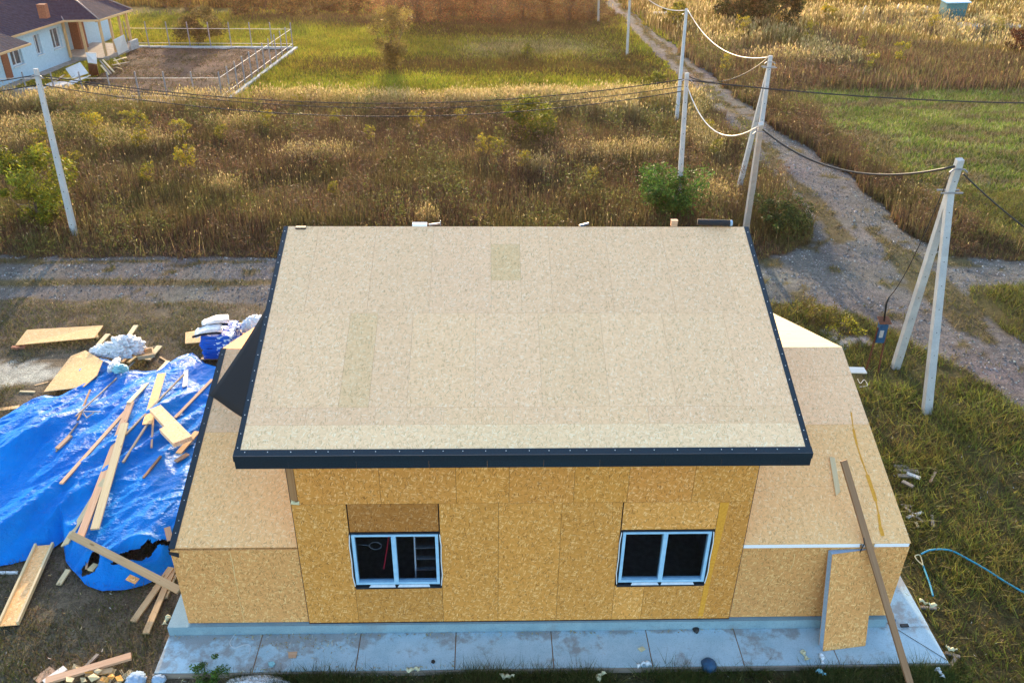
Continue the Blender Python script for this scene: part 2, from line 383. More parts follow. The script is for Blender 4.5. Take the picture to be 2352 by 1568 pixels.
def zonej(x, y):
    z = zone(x, y); s_ = .10+np.maximum(0, y-34)*.03+.5*((y > 40) & (y < 70)); z2 = zone(x+RNG.normal(0, 1, len(x))*s_, y+RNG.normal(0, 1, len(x))*s_)
    hard = np.isin(z, [GRAV, DIRT, TRACK]) | np.isin(z2, [GRAV, DIRT, TRACK]); return np.where(hard, z, z2)
ALB = {WORN: (.215, .17, .12), GRAV: (.185, .175, .165), BROWN: (.13, .085, .05), STRAW: (.14, .10, .04), GREEN: (.19, .19, .03), DIRT: (.15, .105, .08),
       BSHORT: (.11, .085, .03), GOLD: (.16, .11, .035), SAND: (.62, .58, .50), PURP: (.14, .09, .06), ROUGH: (.12, .10, .04), FRONT: (.09, .08, .04), HAY: (.24, .19, .09), DARKG: (.085, .08, .03), MIXG: (.16, .15, .045), TRACK: (.14, .115, .06)}
ALBA = np.array([ALB[i] for i in range(16)])*.68
def gh(x, y):
    far = np.clip((np.hypot(np.maximum(0, np.abs(x-5)-11), np.maximum(0, np.abs(y-3)-8)))/6, 0, 1)
    return GZ+(fbm(x*.5, y*.5, 21, 3)-.5)*.22*far
def ghs(x, y): return float(gh(np.array([x]), np.array([y]))[0])
xs = np.concatenate([[-900, -500, -250, -120, -80], np.arange(-60, 82, .28), [95, 120, 180, 300, 600, 1000]])
ys = np.concatenate([[-600, -300, -120, -50, -20, -12], np.arange(-8, 100, .28), [104, 112, 130, 170, 260, 500, 1200]])
X, Y = np.meshgrid(xs, ys); x = X.ravel(); y = Y.ravel()
zc = zonej(x, y); Z = gh(x, y); c = ALBA[zc]*(0.72+.56*fbm(x*.8, y*.8, 30, 4))[:, None]
c[:, 0] *= (.85+.3*fbm(x*.3, y*.3, 33)); c[:, 1] *= (.9+.2*fbm(x*.35, y*.35, 35))
# tyre tracks press the gravel: paler bands stay where wheels run
nx, ny = len(xs), len(ys); ii = np.arange(nx*ny).reshape(ny, nx)
Fg = np.stack([ii[:-1, :-1], ii[:-1, 1:], ii[1:, 1:], ii[1:, :-1]], -1).reshape(-1, 4)
def ground_mat():
    m, nt, b = new_mat('ground')
    a = N(nt, 'ShaderNodeAttribute', attribute_name='tint')
    tc = N(nt, 'ShaderNodeTexCoord'); o = tc.outputs['Object']
    n1 = tex(nt, 'Noise', o, Scale=3.0, Detail=9.0, Roughness=.7); n2 = tex(nt, 'Noise', o, Scale=22.0, Detail=5.0, Roughness=.7)
    v = tex(nt, 'Voronoi', o, Scale=26.0)
    k = ramp(nt, n1.outputs[0], [(.28, (.55, .55, .55)), (.72, (1.45, 1.4, 1.35))])
    k2 = ramp(nt, n2.outputs[0], [(.3, (.45, .45, .45)), (.7, (1.6, 1.6, 1.6))])
    c = mixc(nt, 1.0, mixc(nt, 1.0, a.outputs['Color'], k, 'MULTIPLY'), k2, 'MULTIPLY')
    lk(nt, c, b.inputs['Base Color']); b.inputs['Roughness'].default_value = 1.0; b.inputs['Specular IOR Level'].default_value = .1
    h = math_(nt, 'ADD', n2.outputs[0], math_(nt, 'MULTIPLY', v.outputs['Distance'], .6)); bump(nt, h, b, .9, .05); return m
g = raw('ground', np.stack([x, y, Z], 1), Fg, ground_mat(), col=c, smooth=True); g['kind'] = 'structure'

# ------------------------------------------------------------------ vegetation meshes
def scatter(n, x0, x1, y0, y1, power=1.0):
    return RNG.uniform(x0, x1, n), y0+(y1-y0)*RNG.uniform(0, 1, n)**power
HX0, HX1, HY0, HY1 = -3.1, 13.4, -1.12, 9.9
def clear(x, y):
    """keep growth off the slab and house, the tarp and the white house"""
    k = ~((x > HX0) & (x < HX1) & (y > HY0) & (y < HY1))
    q = ((x-A1x)*Vx+(y-A1y)*Vy); pu = ((x-A1x)*Ux+(y-A1y)*Uy)
    k &= ~((q < 1.3) & (pu < 2) & (pu > -22) & (q > -14)) & ~((q < 2.9) & (pu > -.2) & (pu < 7) & (q > -10))
    return k
A1x, A1y = -27.61, 54.28; Ux, Uy = .1532, .9882; Vx, Vy = .9882, -.1532
def inview(x, y, m=3.0):
    d = np.stack([x-CP[0], y-CP[1], np.full(x.shape, GZ)-CP[2]], 1); w = d@F_; a = (d@R_)/w*FPX; b = -(d@U_)/w*FPX
    return (np.abs(a) < 1176+60*m) & (b > -784-80*m) & (b < 784+80*m) & (w > 0)
def palette(cols, n):
    cols = np.array(cols); i = RNG.integers(0, len(cols), n); return .74*cols[i]*RNG.uniform(.7, 1.35, n)[:, None]*(1+RNG.uniform(-.08, .08, (n, 3)))
class Grass:
    def __init__(s): s.V = []; s.C = []
    def blades(s, x, y, z, h, w, lean, col):
        """one tapering blade (triangle) each"""
        n = len(x); a = RNG.uniform(0, 2*PI, n); l = RNG.uniform(0, 2*PI, n); b = np.stack([x, y, z], 1)
        d = np.stack([np.cos(a), np.sin(a), np.zeros(n)], 1)*(w/2)[:, None]
        t = b+np.stack([np.cos(l)*lean*h, np.sin(l)*lean*h, h], 1)
        s.V.append(np.stack([b-d, b+d, t], 1).reshape(-1, 3)); s.C.append(np.repeat(col, 3, 0))
    def flecks(s, x, y, z, size, col, stretch=1.0, up=False):
        n = len(x); c = np.stack([x, y, z], 1); e1 = RNG.normal(size=(n, 3)); e2 = RNG.normal(size=(n, 3))
        if up: e1 = e1*.25+np.array([0, 0, 1.])
        e1 /= np.linalg.norm(e1, axis=1)[:, None]; e2 /= np.linalg.norm(e2, axis=1)[:, None]
        sz = np.asarray(size); sz = np.full(n, sz) if sz.ndim == 0 else sz
        s.V.append(np.stack([c-e1*(sz*stretch)[:, None], c+e2*sz[:, None]*.6, c+e1*(sz*stretch)[:, None]], 1).reshape(-1, 3)); s.C.append(np.repeat(col, 3, 0))
    def build(s, name, label, cat):
        V = np.concatenate(s.V); C = np.concatenate(s.C); F = np.arange(len(V)).reshape(-1, 3)
        o = raw(name, V, F, M['blade'], col=C); return tag(o, label, cat, kind='stuff')
def pts(n, box, zones, power=1.0, vis=True):
    x, y = scatter(n, *box, power); z = zonej(x, y); k = np.isin(z, zones) & clear(x, y)
    if vis: k &= inview(x, y)
    return x[k], y[k]
def clumpy(x, y, f, s, lo, hi): return (fbm(x*f, y*f, s, 3) > lo+(hi-lo)*RNG.uniform(0, 1, len(x)))
BRC = [(.16, .095, .055), (.14, .08, .05), (.18, .115, .065), (.15, .12, .045), (.13, .08, .06), (.17, .085, .05), (.24, .18, .09), (.16, .15, .04), (.26, .20, .07)]
STC = [(.60, .44, .19), (.50, .36, .14), (.66, .51, .26), (.40, .30, .12), (.40, .34, .11)]
GRC = [(.34, .35, .025), (.24, .28, .02), (.42, .36, .035), (.18, .21, .02), (.36, .29, .045)]
GOC = [(.34, .22, .06), (.24, .15, .04), (.42, .30, .10), (.15, .11, .03), (.20, .17, .035)]
def patchcol(col, x, y, f=.25, s=50, amt=.6):
    q = fbm(x*f, y*f, s, 3); g = fbm(x*f*1.7+9, y*f*1.7, s+7, 3)
    col = col*(1-amt/2+amt*q)[:, None]*1.0; col[:, 1] *= (.86+.32*g); return col
# tall brown weeds between the road and the mown field
G1 = Grass()
for n, box, hh, ww in ((360000, (-30, 32, 15, 44), 1.0, .035), (90000, (10, 72, 30, 62), .9, .06)):
    x, y = pts(n, box, [BROWN]); hm = .35+.75*fbm(x*.3, y*.3, 60, 3); k = np.clip((y-18.5)/3.5, .25, 1)
    h = hh*hm*RNG.uniform(.5, 1.1, len(x))*k; zz = gh(x, y); c = patchcol(palette(BRC, len(x)), x, y, .22); gq = fbm(x*.28+3, y*.4, 91, 3) > .58; c[gq] = c[gq]*.65+patchcol(palette([(.17, .16, .035), (.20, .17, .045)], int(gq.sum())), x[gq], y[gq])*.35
    G1.blades(x, y, zz, h, np.full(len(x), ww), RNG.uniform(0, .3, len(x)), c)
    q = RNG.uniform(0, 1, len(x)) < .75
    G1.flecks(x[q]+RNG.normal(0, .05, q.sum()), y[q]+RNG.normal(0, .05, q.sum()), zz[q]+h[q]*RNG.uniform(.4, 1.0, q.sum()), ww*1.3, c[q]*RNG.uniform(.7, 1.5, q.sum())[:, None], 1.3)
# right far brown/gold field and its straw
x, y = pts(210000, (14, 78, 46, 100), [BROWN, GOLD]); zn = zone(x, y); h = .95*(.4+.7*fbm(x*.2, y*.2, 61, 3))*RNG.uniform(.5, 1.1, len(x))
c = np.where((zn == GOLD)[:, None], palette(GOC, len(x)), palette(BRC, len(x))*1.25); c = patchcol(c, x, y, .15)
G1.blades(x, y, gh(x, y), h, np.full(len(x), .085), RNG.uniform(0, .3, len(x)), c)
x, y = pts(420000, (-32, 32, 17, 60), [BROWN]); q = fbm(x*.9, y*.9, 140, 4); k = q > .57; x = x[k]; y = y[k]; q = q[k]; kind_ = fbm(x*.25, y*.25, 141, 2)
c = np.where((kind_ > .5)[:, None], palette([(.14, .16, .035), (.20, .19, .05), (.11, .11, .03)], len(x)), palette([(.16, .085, .05), (.11, .07, .05), (.20, .13, .07)], len(x)))
G1.flecks(x+RNG.normal(0, .05, len(x)), y+RNG.normal(0, .05, len(x)), gh(x, y)+RNG.uniform(.25, 1.15, len(x))*(.3+1.3*(q-.4))*2.2*np.clip((y-18.5)/3.5, .25, 1), .05+.0009*y, c, 1.1)
G1.build('weeds', 'tall dry brown weeds covering the unbuilt plots', 'weeds')
G2 = Grass()
for n, box, w, hs in ((520000, (-30, 24, 20, 46), .03, .10), (160000, (14, 78, 46, 100), .06, .16)):
    x, y = pts(n, box, [STRAW] if w < .05 else [STRAW, GOLD]); k = clumpy(x, y, .35, 70, .32, .66) & ((zone(x, y) == STRAW) | (RNG.uniform(0, 1, len(x)) < .35)); x = x[k]; y = y[k]
    h = RNG.uniform(.7, 1.25, len(x)); c = palette(STC, len(x)); zz = gh(x, y)
    G2.blades(x, y, zz, h, np.full(len(x), w), RNG.uniform(0, .25, len(x)), c*.8)
    G2.flecks(x, y, zz+h*.95, hs, c*1.1, 1.0, up=True)
# loose straw stems scattered through the weeds
x, y = pts(420000, (-32, 30, 19, 44), [BROWN]); k = RNG.uniform(0, 1, len(x)) < np.maximum(blobd(x, y)*.85-.05, .004+.02*(fbm(x*.5, y*.5, 75, 3) > .62)); x = x[k]; y = y[k]; h = RNG.uniform(.6, 1.15, len(x)); c = palette(STC, len(x)); zz = gh(x, y)
G2.blades(x, y, zz, h, np.full(len(x), .022), RNG.uniform(0, .3, len(x)), c*.8); G2.flecks(x, y, zz+h*.95, .07, c, 1.0, up=True)
G2.build('straw_grass', 'pale dry grass with feathery seed heads catching the low sun', 'dry grass')
G3 = Grass()
x, y = pts(330000, (-32, 24, 40, 86), [GREEN, HAY, BSHORT, PURP]); zn = zonej(x, y); c = palette(GRC, len(x))
c = np.where((zn == BSHORT)[:, None], palette([(.17, .12, .03), (.12, .075, .03), (.14, .13, .025)], len(x)), c); c = np.where((zn == HAY)[:, None], palette([(.42, .33, .15), (.30, .24, .09), (.2, .19, .05)], len(x)), c)
c = np.where((zn == PURP)[:, None], palette([(.20, .12, .07), (.14, .09, .05), (.22, .19, .05), (.17, .15, .04)], len(x)), c); c = patchcol(c, x, y, .3, 55, .9)
G3.blades(x, y, gh(x, y), RNG.uniform(.1, .32, len(x))*(.5+fbm(x*.3, y*.3, 66)), np.full(len(x), .07), RNG.uniform(0, .9, len(x)), c)
x, y = pts(260000, (14, 60, 20, 52), [MIXG]); c = patchcol(palette([(.22, .31, .045), (.17, .25, .035), (.27, .30, .06), (.36, .33, .15), (.26, .24, .09)], len(x)), x, y, .5, 56, 1.0); hq = fbm(x*.35, y*1.1, 92, 4) > .56; c[hq] = palette([(.30, .26, .14), (.24, .18, .09), (.19, .17, .05)], int(hq.sum()))
G3.blades(x, y, gh(x, y), RNG.uniform(.08, .3, len(x)), np.full(len(x), .055), RNG.uniform(0, 1.2, len(x)), c)
x, y = pts(90000, (-80, 80, 78, 102), [MIXG, DARKG]); c = patchcol(palette([(.22, .17, .04), (.14, .13, .03), (.28, .19, .04), (.12, .08, .03)], len(x)), x, y, .15, 57, 1.0)
G3.blades(x, y, gh(x, y), RNG.uniform(.3, 1.1, len(x)), np.full(len(x), .13), RNG.uniform(0, .4, len(x)), c)
G3.build('meadow_grass', 'bright green short grass in the fields behind', 'grass')
G4 = Grass()
for n, box, zs, hr, w, cols in (
    (640000, (11, 48, -2.6, 44), [ROUGH], (.06, .34), .026, [(.16, .18, .035), (.13, .16, .03), (.22, .18, .045), (.15, .11, .04), (.26, .25, .05)]),
    (260000, (-17, 3, -2.6, 16), [WORN], (.03, .16), .016, [(.20, .155, .07), (.16, .11, .065), (.15, .14, .045), (.26, .20, .12), (.13, .15, .035)]),
    (200000, (-5, 15, -3.2, -1.0), [FRONT], (.05, .30), .014, [(.08, .12, .025), (.10, .14, .03), (.14, .14, .04), (.07, .09, .025), (.2, .17, .06)]),
    (460000, (-34, 34, 8, 86), [TRACK], (.05, .22), .035, [(.16, .13, .05), (.12, .12, .03), (.20, .16, .08)]),
    (26000, (-34, 34, 8, 60), [GRAV], (.03, .10), .025, [(.2, .16, .08), (.16, .13, .06)]),
    (30000, (-32, -12, 42, 60), [DIRT], (.03, .12), .05, [(.14, .09, .05), (.11, .10, .03)])):
    x, y = pts(n, box, zs); k = clumpy(x, y, .9, 80+n % 7, .22, .62); x = x[k]; y = y[k]
    c = patchcol(palette(cols, len(x)), x, y, .5, 58, .9); cl = .5+fbm(x*1.1, y*1.1, 81, 3)
    G4.blades(x, y, gh(x, y), RNG.uniform(hr[0], hr[1], len(x))*cl, np.full(len(x), w)*RNG.uniform(.7, 1.4, len(x)), RNG.uniform(.1, 1.6, len(x)), c)
G4.build('rough_grass', 'trampled olive and brown grass around the building site', 'grass')
# gravel stones
def stones(n, box, zs, smin, smax, cols, name, label):
    x, y = pts(n, box, zs); k = clumpy(x, y, .7, 90, .15, .5); x = x[k]; y = y[k]; m = len(x)
    s = RNG.uniform(smin, smax, m)*(RNG.uniform(0, 1, m)**2*1.2+.6); base = np.array([(1, 0, 0), (-.5, .87, 0), (-.5, -.87, 0), (0, 0, .8)])
    a = RNG.uniform(0, 2*PI, m); ca, sa = np.cos(a), np.sin(a); V = np.zeros((m, 4, 3))
    st = RNG.uniform(.6, 1.5, (m, 3))
    for i in range(4):
        bx, by, bz = base[i]; V[:, i, 0] = x+s*(bx*ca*st[:, 0]-by*sa); V[:, i, 1] = y+s*(bx*sa+by*ca*st[:, 1]); V[:, i, 2] = gh(x, y)-.005+s*bz*st[:, 2]
    F = (np.array([(0, 1, 3), (1, 2, 3), (2, 0, 3)])[None]+4*np.arange(m)[:, None, None]).reshape(-1, 3)
    o = raw(name, V.reshape(-1, 3), F, M['stone'], col=np.repeat(palette(cols, m), 4, 0)); tag(o, label, 'gravel', kind='stuff')
m_, nt_, b_ = new_mat('stone'); a_ = N(nt_, 'ShaderNodeAttribute', attribute_name='tint'); lk(nt_, a_.outputs['Color'], b_.inputs['Base Color']); b_.inputs['Roughness'].default_value = .9; M['stone'] = m_
stones(150000, (-17, 30, 6, 40), [GRAV],   .014, .042, [(.30, .29, .28), (.20, .19, .18), (.46, .44, .42), (.12, .11, .10), (.28, .23, .18)], 'gravel', 'grey crushed stone spread over the site roads')

# ================================================================== shrubs and trees
def leaves(n, centers, radii, cols, size, flat=.8, stretch=1.5):
    """many small leaf faces gathered into clumps"""
    C = np.array(centers); R = np.array(radii); i = RNG.integers(0, len(C), n)
    d = RNG.normal(size=(n, 3)); d /= np.linalg.norm(d, axis=1)[:, None]; d *= RNG.uniform(0, 1, n)[:, None]**.45
    p = C[i]+d*R[i][:, None]*np.array([1, 1, flat]); cc = RNG.uniform(.6, 1.4, len(C))[i]
    col = 1.05*palette(cols, n)*cc[:, None]
    e1 = RNG.normal(size=(n, 3)); e1 /= np.linalg.norm(e1, axis=1)[:, None]; e2 = np.cross(e1, RNG.normal(size=(n, 3))); e2 /= np.linalg.norm(e2, axis=1)[:, None]
    s = size*RNG.uniform(.6, 1.4, n)[:, None]
    V = np.stack([p-e1*s*stretch, p+e2*s*.5, p+e1*s*stretch, p-e2*s*.5], 1).reshape(-1, 3)
    return V, np.arange(len(V)).reshape(-1, 4), np.repeat(col, 4, 0)
def shrub(name, x, y, h, r, cols, label, cat='shrub', n=2500, size=.05, clumps=26, stems=6, group=None, shape='round', low=.15, trunkr=.03, z=None, crown='crown', stem='trunk'):
    z0 = ghs(x, y) if z is None else z; t = thing(name, label, cat, (x, y, z0), group); cs = []; rs = []
    for k in range(clumps):
        a = random.uniform(0, 2*PI); q = random.random()**.6; v = random.uniform(low, 1)
        if shape == 'round': w = math.sqrt(max(.05, 1-((v-.5)/.58)**2))
        elif shape == 'fan': w = .25+.75*v
        elif shape == 'plume': w = .45+.5*v
        else: w = max(.12, 1.05-v)
        cs.append((x+math.cos(a)*r*q*w, y+math.sin(a)*r*q*w, z0+h*v)); rs.append(random.uniform(.16, .34)*r*(.7+.6*random.random()))
    V, F, C = leaves(n, cs, rs, cols, size); raw(crown, V, F, M['leaf'], t, col=C)
    m = MB()
    for k in range(stems):
        c = cs[k % len(cs)]; b = Vector((x+random.uniform(-.06, .06)*r, y+random.uniform(-.06, .06)*r, z0-.05)); e = Vector(c); mid = b.lerp(e, .5)+Vector((random.uniform(-.1, .1)*r, random.uniform(-.1, .1)*r, h*.08))
        m.tube([b, mid, e], trunkr, 5, r2=trunkr*.3)
        for q in (1, 2):
            e2 = Vector(cs[(k*3+q*7) % len(cs)]); m.tube([mid, mid.lerp(e2, .6)+Vector((0, 0, .05*h)), e2], trunkr*.45, 4, r2=trunkr*.15)
    m.build(stem, 'bark', t, True); return t
YG = [(.24, .24, .02), (.17, .20, .02), (.32, .28, .02), (.12, .14, .018)]
GG = [(.08, .17, .03), (.05, .11, .02), (.12, .22, .035), (.10, .17, .02)]
OL = [(.12, .10, .025), (.16, .13, .03), (.09, .075, .02)]
DK = [(.035, .055, .012), (.055, .075, .016), (.08, .085, .02)]
RD = [(.30, .12, .05), (.20, .09, .045), (.30, .16, .06), (.16, .12, .04)]
GD = [(.55, .36, .015), (.48, .34, .02), (.42, .36, .03), (.30, .28, .03)]
def at(px, py): q = P(px, py); return q.x, q.y
shrub('young_tree', *at(88, 515), 3.1, 1.75, YG, 'young yellow green tree with feathery leaves left of the leftmost pole', 'tree', 9000, .055, 46, 7, low=.05)
shrub('shrub', *at(160, 440), 1.6, .55, YG+GD, 'narrow yellowing shrub just right of the leftmost pole', n=1400, size=.05)
shrub('young_tree', *at(1215, 325), 2.3, 1.5, YG, 'round yellow green young tree in the brown weeds in the middle', 'tree', 7000, .06, 44, 7, low=.05)
shrub('young_tree', *at(905, 163), 4.2, 1.9, [(.24, .18, .035), (.17, .13, .03), (.28, .22, .05)], 'slender olive bush like tree standing alone in the green field', 'tree', 7500, .06, 48, 16, shape='fan', low=.08)
shrub('shrub', *at(463, 96), 2.6, 2.0, OL, 'dark olive round bush behind the back fence of the dirt yard', n=6500, size=.07, clumps=40)
shrub('shrub', *at(1538, 500), 2.1, 1.9, GG, 'bright green feathery bush at the foot of a concrete pole above the roof ridge', n=9000, size=.05, clumps=70, stems=14, low=.1, shape='fan')
shrub('shrub', *at(1792, 520), 1.3, 1.5, [(.06, .09, .02), (.09, .12, .025), (.05, .07, .02)], 'dark green bush beside the junction right of the double pole', n=4200, size=.045, clumps=50)
shrub('dark_tree', *at(1755, 62), 4.6, 3.1, DK, 'broad dark green tree at the top edge, larger of the two', 'tree', 9000, .12, 54, 6, low=.1, trunkr=.1)
shrub('dark_tree', *at(1690, 56), 3.3, 2.3, DK, 'smaller dark tree at the top edge touching the larger one', 'tree', 6000, .11, 40, 5, low=.1, trunkr=.08)
shrub('shrub', *at(2350, 125), 2.0, 1.6, [(.16, .05, .02), (.11, .04, .02)], 'rust red bush at the right edge of the far field', n=3500, size=.07)
shrub('shrub', *at(1550, 62), 2.2, 1.3, [(.26, .22, .02), (.16, .16, .02)], 'yellow green bush beside the far track at the top', n=2500, size=.08)
shrub('shrub', *at(1213, 128), .9, .5, YG, 'small bright green bush in the pale hay patch', n=900, size=.05)
shrub('shrub', *at(1508, 195), .8, .8, YG, 'low bright green bush near the track in the green field', n=1200, size=.05)
shrub('shrub', *at(1452, 240), .7, .6, YG, 'low light green bush at the rear edge of the brown weeds', n=900, size=.05)
shrub('shrub', *at(485, 1560), .5, .42, GG, 'small dark green weed plant at the front left corner of the slab', 'plant', 1100, .02, 18, 6, trunkr=.006)
shrub('shrub', *at(1900, 50), 1.4, 1.0, GD, 'yellow green bush on the right side of the far field', n=1200, size=.07)
# row of bare reddish bushes across the top
k = 0
for px in (905, 960, 1010, 1040, 1100, 1150, 1205, 1262, 1310, 1360):
    x, y = at(px+random.uniform(-6, 6), random.uniform(40, 52))
    shrub('bare_bush', x, y, random.uniform(3.2, 5.0), random.uniform(2.2, 3.2), RD if px < 1200 else [(.20, .10, .035), (.14, .075, .03), (.17, .12, .035)], 'sparse reddish brown bush with bare upright stems in the row at the top', 'bush', 5200, .06, 60, 22, 'reddish bushes in the row at the top', 'round', .02, .03)
for px, py in ((655, 28), (700, 38), (610, 22), (560, 36), (380, 18), (430, 26), (760, 30), (820, 34), (510, 14), (720, 6), (590, 4)):
    x, y = at(px, py); shrub('bare_bush', x, y, random.uniform(1.6, 2.4), random.uniform(1.3, 2), [(.14, .10, .03), (.20, .12, .03), (.12, .11, .025)], 'low olive brown bush in the scrub behind the green field', 'bush', 2200, .09, 26, 6, 'olive brown bushes in the far scrub')
# goldenrod: three prototypes, copied
GRP = 'goldenrod clumps flowering among the weeds'; GL = 'clump of yellow goldenrod flowering among dry weeds'
protos = []
spots = [(335, 318), (232, 325), (428, 338), (432, 402), (345, 428), (222, 300), (168, 405), (105, 370), (512, 330), (1108, 362), (1140, 368), (1203, 395), (766, 455), (1665, 165), (2065, 148), (2140, 68), (1975, 118), (1548, 60), (100, 345), (330, 352), (245, 352), (1855, 90), (1280, 250), (620, 300), (690, 252), (1625, 315), (850, 330), (960, 300), (770, 290), (1060, 290), (80, 390), (1160, 262), (2290, 75), (1700, 88), (300, 300), (1360, 420), (1640, 360), (180, 385), (2000, 160)]
for i, (px, py) in enumerate(spots):
    x, y = at(px, py+8)
    if i < 4: protos.append(shrub('goldenrod', x, y, 1.75, .62, GD if i % 2 else GD+YG, GL, 'wildflower', 900, .035, 34, 7, GRP, 'plume', .35, .012, crown='flower_head', stem='stem'))
    else: copy_tree(protos[i % 4], (x, y, ghs(x, y)), random.uniform(0, 6), random.uniform(.5, .85)*(1.5 if py < 170 else 1))
# ================================================================== THE SITE HOUSE
W = 8.9
hs = thing('panel_house', 'unfinished house of bare strand board panels with black edged roof', 'house', (W/2, 4, GZ))
def rt(v=.08, base=1.0, warm=0.0):
    t = base*random.uniform(1-v, 1+v); return (t, t*(1-warm*random.random()), t*(1-warm*1.5*random.random()))
# main front wall: board panels with 4 mm gaps round two window openings
WIN = [(1.06, 1.06, 2.80, 2.52), (6.42, 1.05, 8.23, 2.53)]
wl = MB()
def panel(x0, z0, x1, z1, col, y0=-.06, y1=-.045):
    wl.newoff(); wl.box(x0+.0035, y0, z0+.0035, x1-.0035, y1, z1-.0035, col)
for a, b in ((0, .03), (.14, 1.72), (1.72, 3.16), (3.16, 4.17), (4.17, 5.41), (5.41, 6.45), (6.45, 7.70), (7.70, W)):
    if b-a > .2: panel(a, 3.27, b, 4.9, rt(.05, 1.0, .05))
panel(0, 0.02, 1.04, 3.27, rt(.05, .97)); panel(1.04, .02, 2.82, 1.02, rt(.05, .88)); panel(1.06, 2.56, 2.80, 3.27, (.62, .56, .55))
panel(2.82, .02, 3.97, 3.27, rt(.04, 1)); panel(3.97, .02, 5.20, 3.27, rt(.04, 1.02)); panel(5.20, .02, 6.38, 3.27, rt(.04, .98))
panel(6.38, .02, 7.0, 1.02, (1.12, 1.14, 1.2)); panel(7.0, .02, 8.27, 1.02, rt(.03, .98)); panel(6.40, 2.56, 8.27, 3.27, (1.14, 1.16, 1.25)); panel(8.27, .02, W, 3.27, (.93, .9, .86))
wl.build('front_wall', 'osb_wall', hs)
# structural wall behind the boards (gap colour), with holes
bk = MB(); y0, y1 = -.043, .11
for x0, z0, x1, z1 in ((0, 0, 1.06, 5.1), (2.80, 0, 6.42, 5.1), (8.23, 0, W, 5.1), (1.06, 0, 2.80, 1.06), (6.42, 0, 8.23, 1.05), (1.06, 2.52, 2.80, 5.1), (6.42, 2.53, 8.23, 5.1)):
    bk.box(x0+.001, y0, z0, x1-.001, y1, z1, (.12, .1, .08))
bk.build('wall_core', 'timber_brown', hs)
for xx in (-.011, W+.001):  # dark strips added to draw the shadow line where the main wall steps forward
    m = MB(); m.box(xx, -.052, .0, xx+.010, -.031, 5.0); m.build('shadow_strip', 'felt', hs)
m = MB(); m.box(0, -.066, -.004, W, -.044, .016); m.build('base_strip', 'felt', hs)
cp = MB(); cp.beam((.07, -.053, 3.36), (.07, -.053, 5.0), .13, .022, (0, 1, 0), (.62, .50, .42)); cp.build('corner_post', 'timber', hs)
fm = MB(); fm.prism([(.0, -.062, 3.30), (.16, -.062, 3.28), (.17, -.062, 3.37), (.10, -.062, 3.34), (.02, -.062, 3.40)], .018, down=Vector((0, -1, 0))); fm.build('sealant_foam', 'foam_pale', hs)
# room behind the windows
rm = MB(); rm.box(.2, 3.9, .05, 8.7, 4.0, 5); rm.box(.2, .12, .02, 8.7, 4.0, .05); rm.box(.12, .12, .05, .2, 4, 5); rm.box(8.7, .12, .05, 8.78, 4, 5); rm.box(4.3, .12, .05, 4.4, 3.9, 3.0); rm.box(.2, .12, 3.0, 8.7, 3.9, 3.05)
rm.build('inner_room', 'dark_room', hs)
# side walls of the tall middle part
for xx, s in ((0.0, 1), (W, -1)):
    sw = MB()
    pl = [(xx, -.04, 0), (xx, -.04, 5.02), (xx, 4.82, 6.72), (xx, 9.7, 4.3), (xx, 9.7, 0)]
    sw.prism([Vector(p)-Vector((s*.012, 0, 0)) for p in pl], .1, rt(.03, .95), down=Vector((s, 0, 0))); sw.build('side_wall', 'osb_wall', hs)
bw = MB(); bw.box(0, 9.6, 0, W, 9.72, 4.3); bw.build('back_wall', 'osb_wall', hs)
# main roof: slab core + board sheets
EO, EZ, RY, RZ = -.657, 4.94, 4.815, 6.945; X0, X1 = -.66, 9.53
SL = (RZ-EZ)/(RY-EO); nrm = Vector((0, -SL, 1)).normalized()
def RF(x, y, off=0): return Vector((x, y, EZ+(y-EO)*SL))+nrm*off
rf = MB(); rf.prism([RF(X0+.02, EO+.02, -.02), RF(X1-.02, EO+.02, -.02), RF(X1-.02, RY, -.02), RF(X0+.02, RY, -.02)], .16, (.5, .45, .4))
rf.prism([RF(X0+.02, RY, -.02), RF(X1-.02, RY, -.02), (X1-.02, 10.1, 4.28), (X0+.02, 10.1, 4.28)], .16, (.6, .55, .5))
rf.build('roof_core', 'timber', hs)
sh = MB(); LEN = math.hypot(RY-EO, RZ-EZ)
def rfs(x0, x1, s0, s1, col, off=.0):
    y0 = EO+(RY-EO)*s0/LEN; y1 = EO+(RY-EO)*s1/LEN; sh.newoff()
    sh.prism([RF(x0+.0015, y0+.0015, off), RF(x1-.0015, y0+.0015, off), RF(x1-.0015, y1-.0015, off), RF(x0+.0015, y1-.0015, off)], .015, col)
rows = [(0.0, .62), (.62, 1.0), (1.0, 3.3), (3.3, LEN)]
random.seed(21)
for j, (s0, s1) in enumerate(rows):
    x = X0; st = [0, .9, .35, .6][j]
    cuts = [X0]+[c for c in np.arange(X0+1.25*(st or 1.0)+(.0 if st else .0), X1-.3, 1.25 if j != 0 else 2.5)]+[X1]
    for a, b in zip(cuts[:-1], cuts[1:]):
        base = {0: 1.02, 1: .99, 2: 1.0, 3: .97}[j]; cc = rt(.02, base, .02)
        if j == 0: cc = (cc[0]*1.03, cc[1]*1.10, cc[2]*1.10)
        if j == 3 and a < 4.0 < b:
            rfs(a, a+.62, s0, s0+.9, cc); rfs(a, a+.62, s0+.9, s1-.55, (cc[0]*.88, cc[1]*.90, cc[2]*.80)); rfs(a, a+.62, s1-.55, s1, cc); rfs(a+.62, b, s0, s1, cc); continue
        if j == 2 and a < 1.9 < b:
            rfs(a, a+.55, s0, s1, (cc[0]*.93, cc[1]*.95, cc[2]*.88)); rfs(a+.55, b, s0, s1, cc); continue
        rfs(a, b, s0, s1, cc)
sh.build('roof_deck', 'osb_roof', hs)
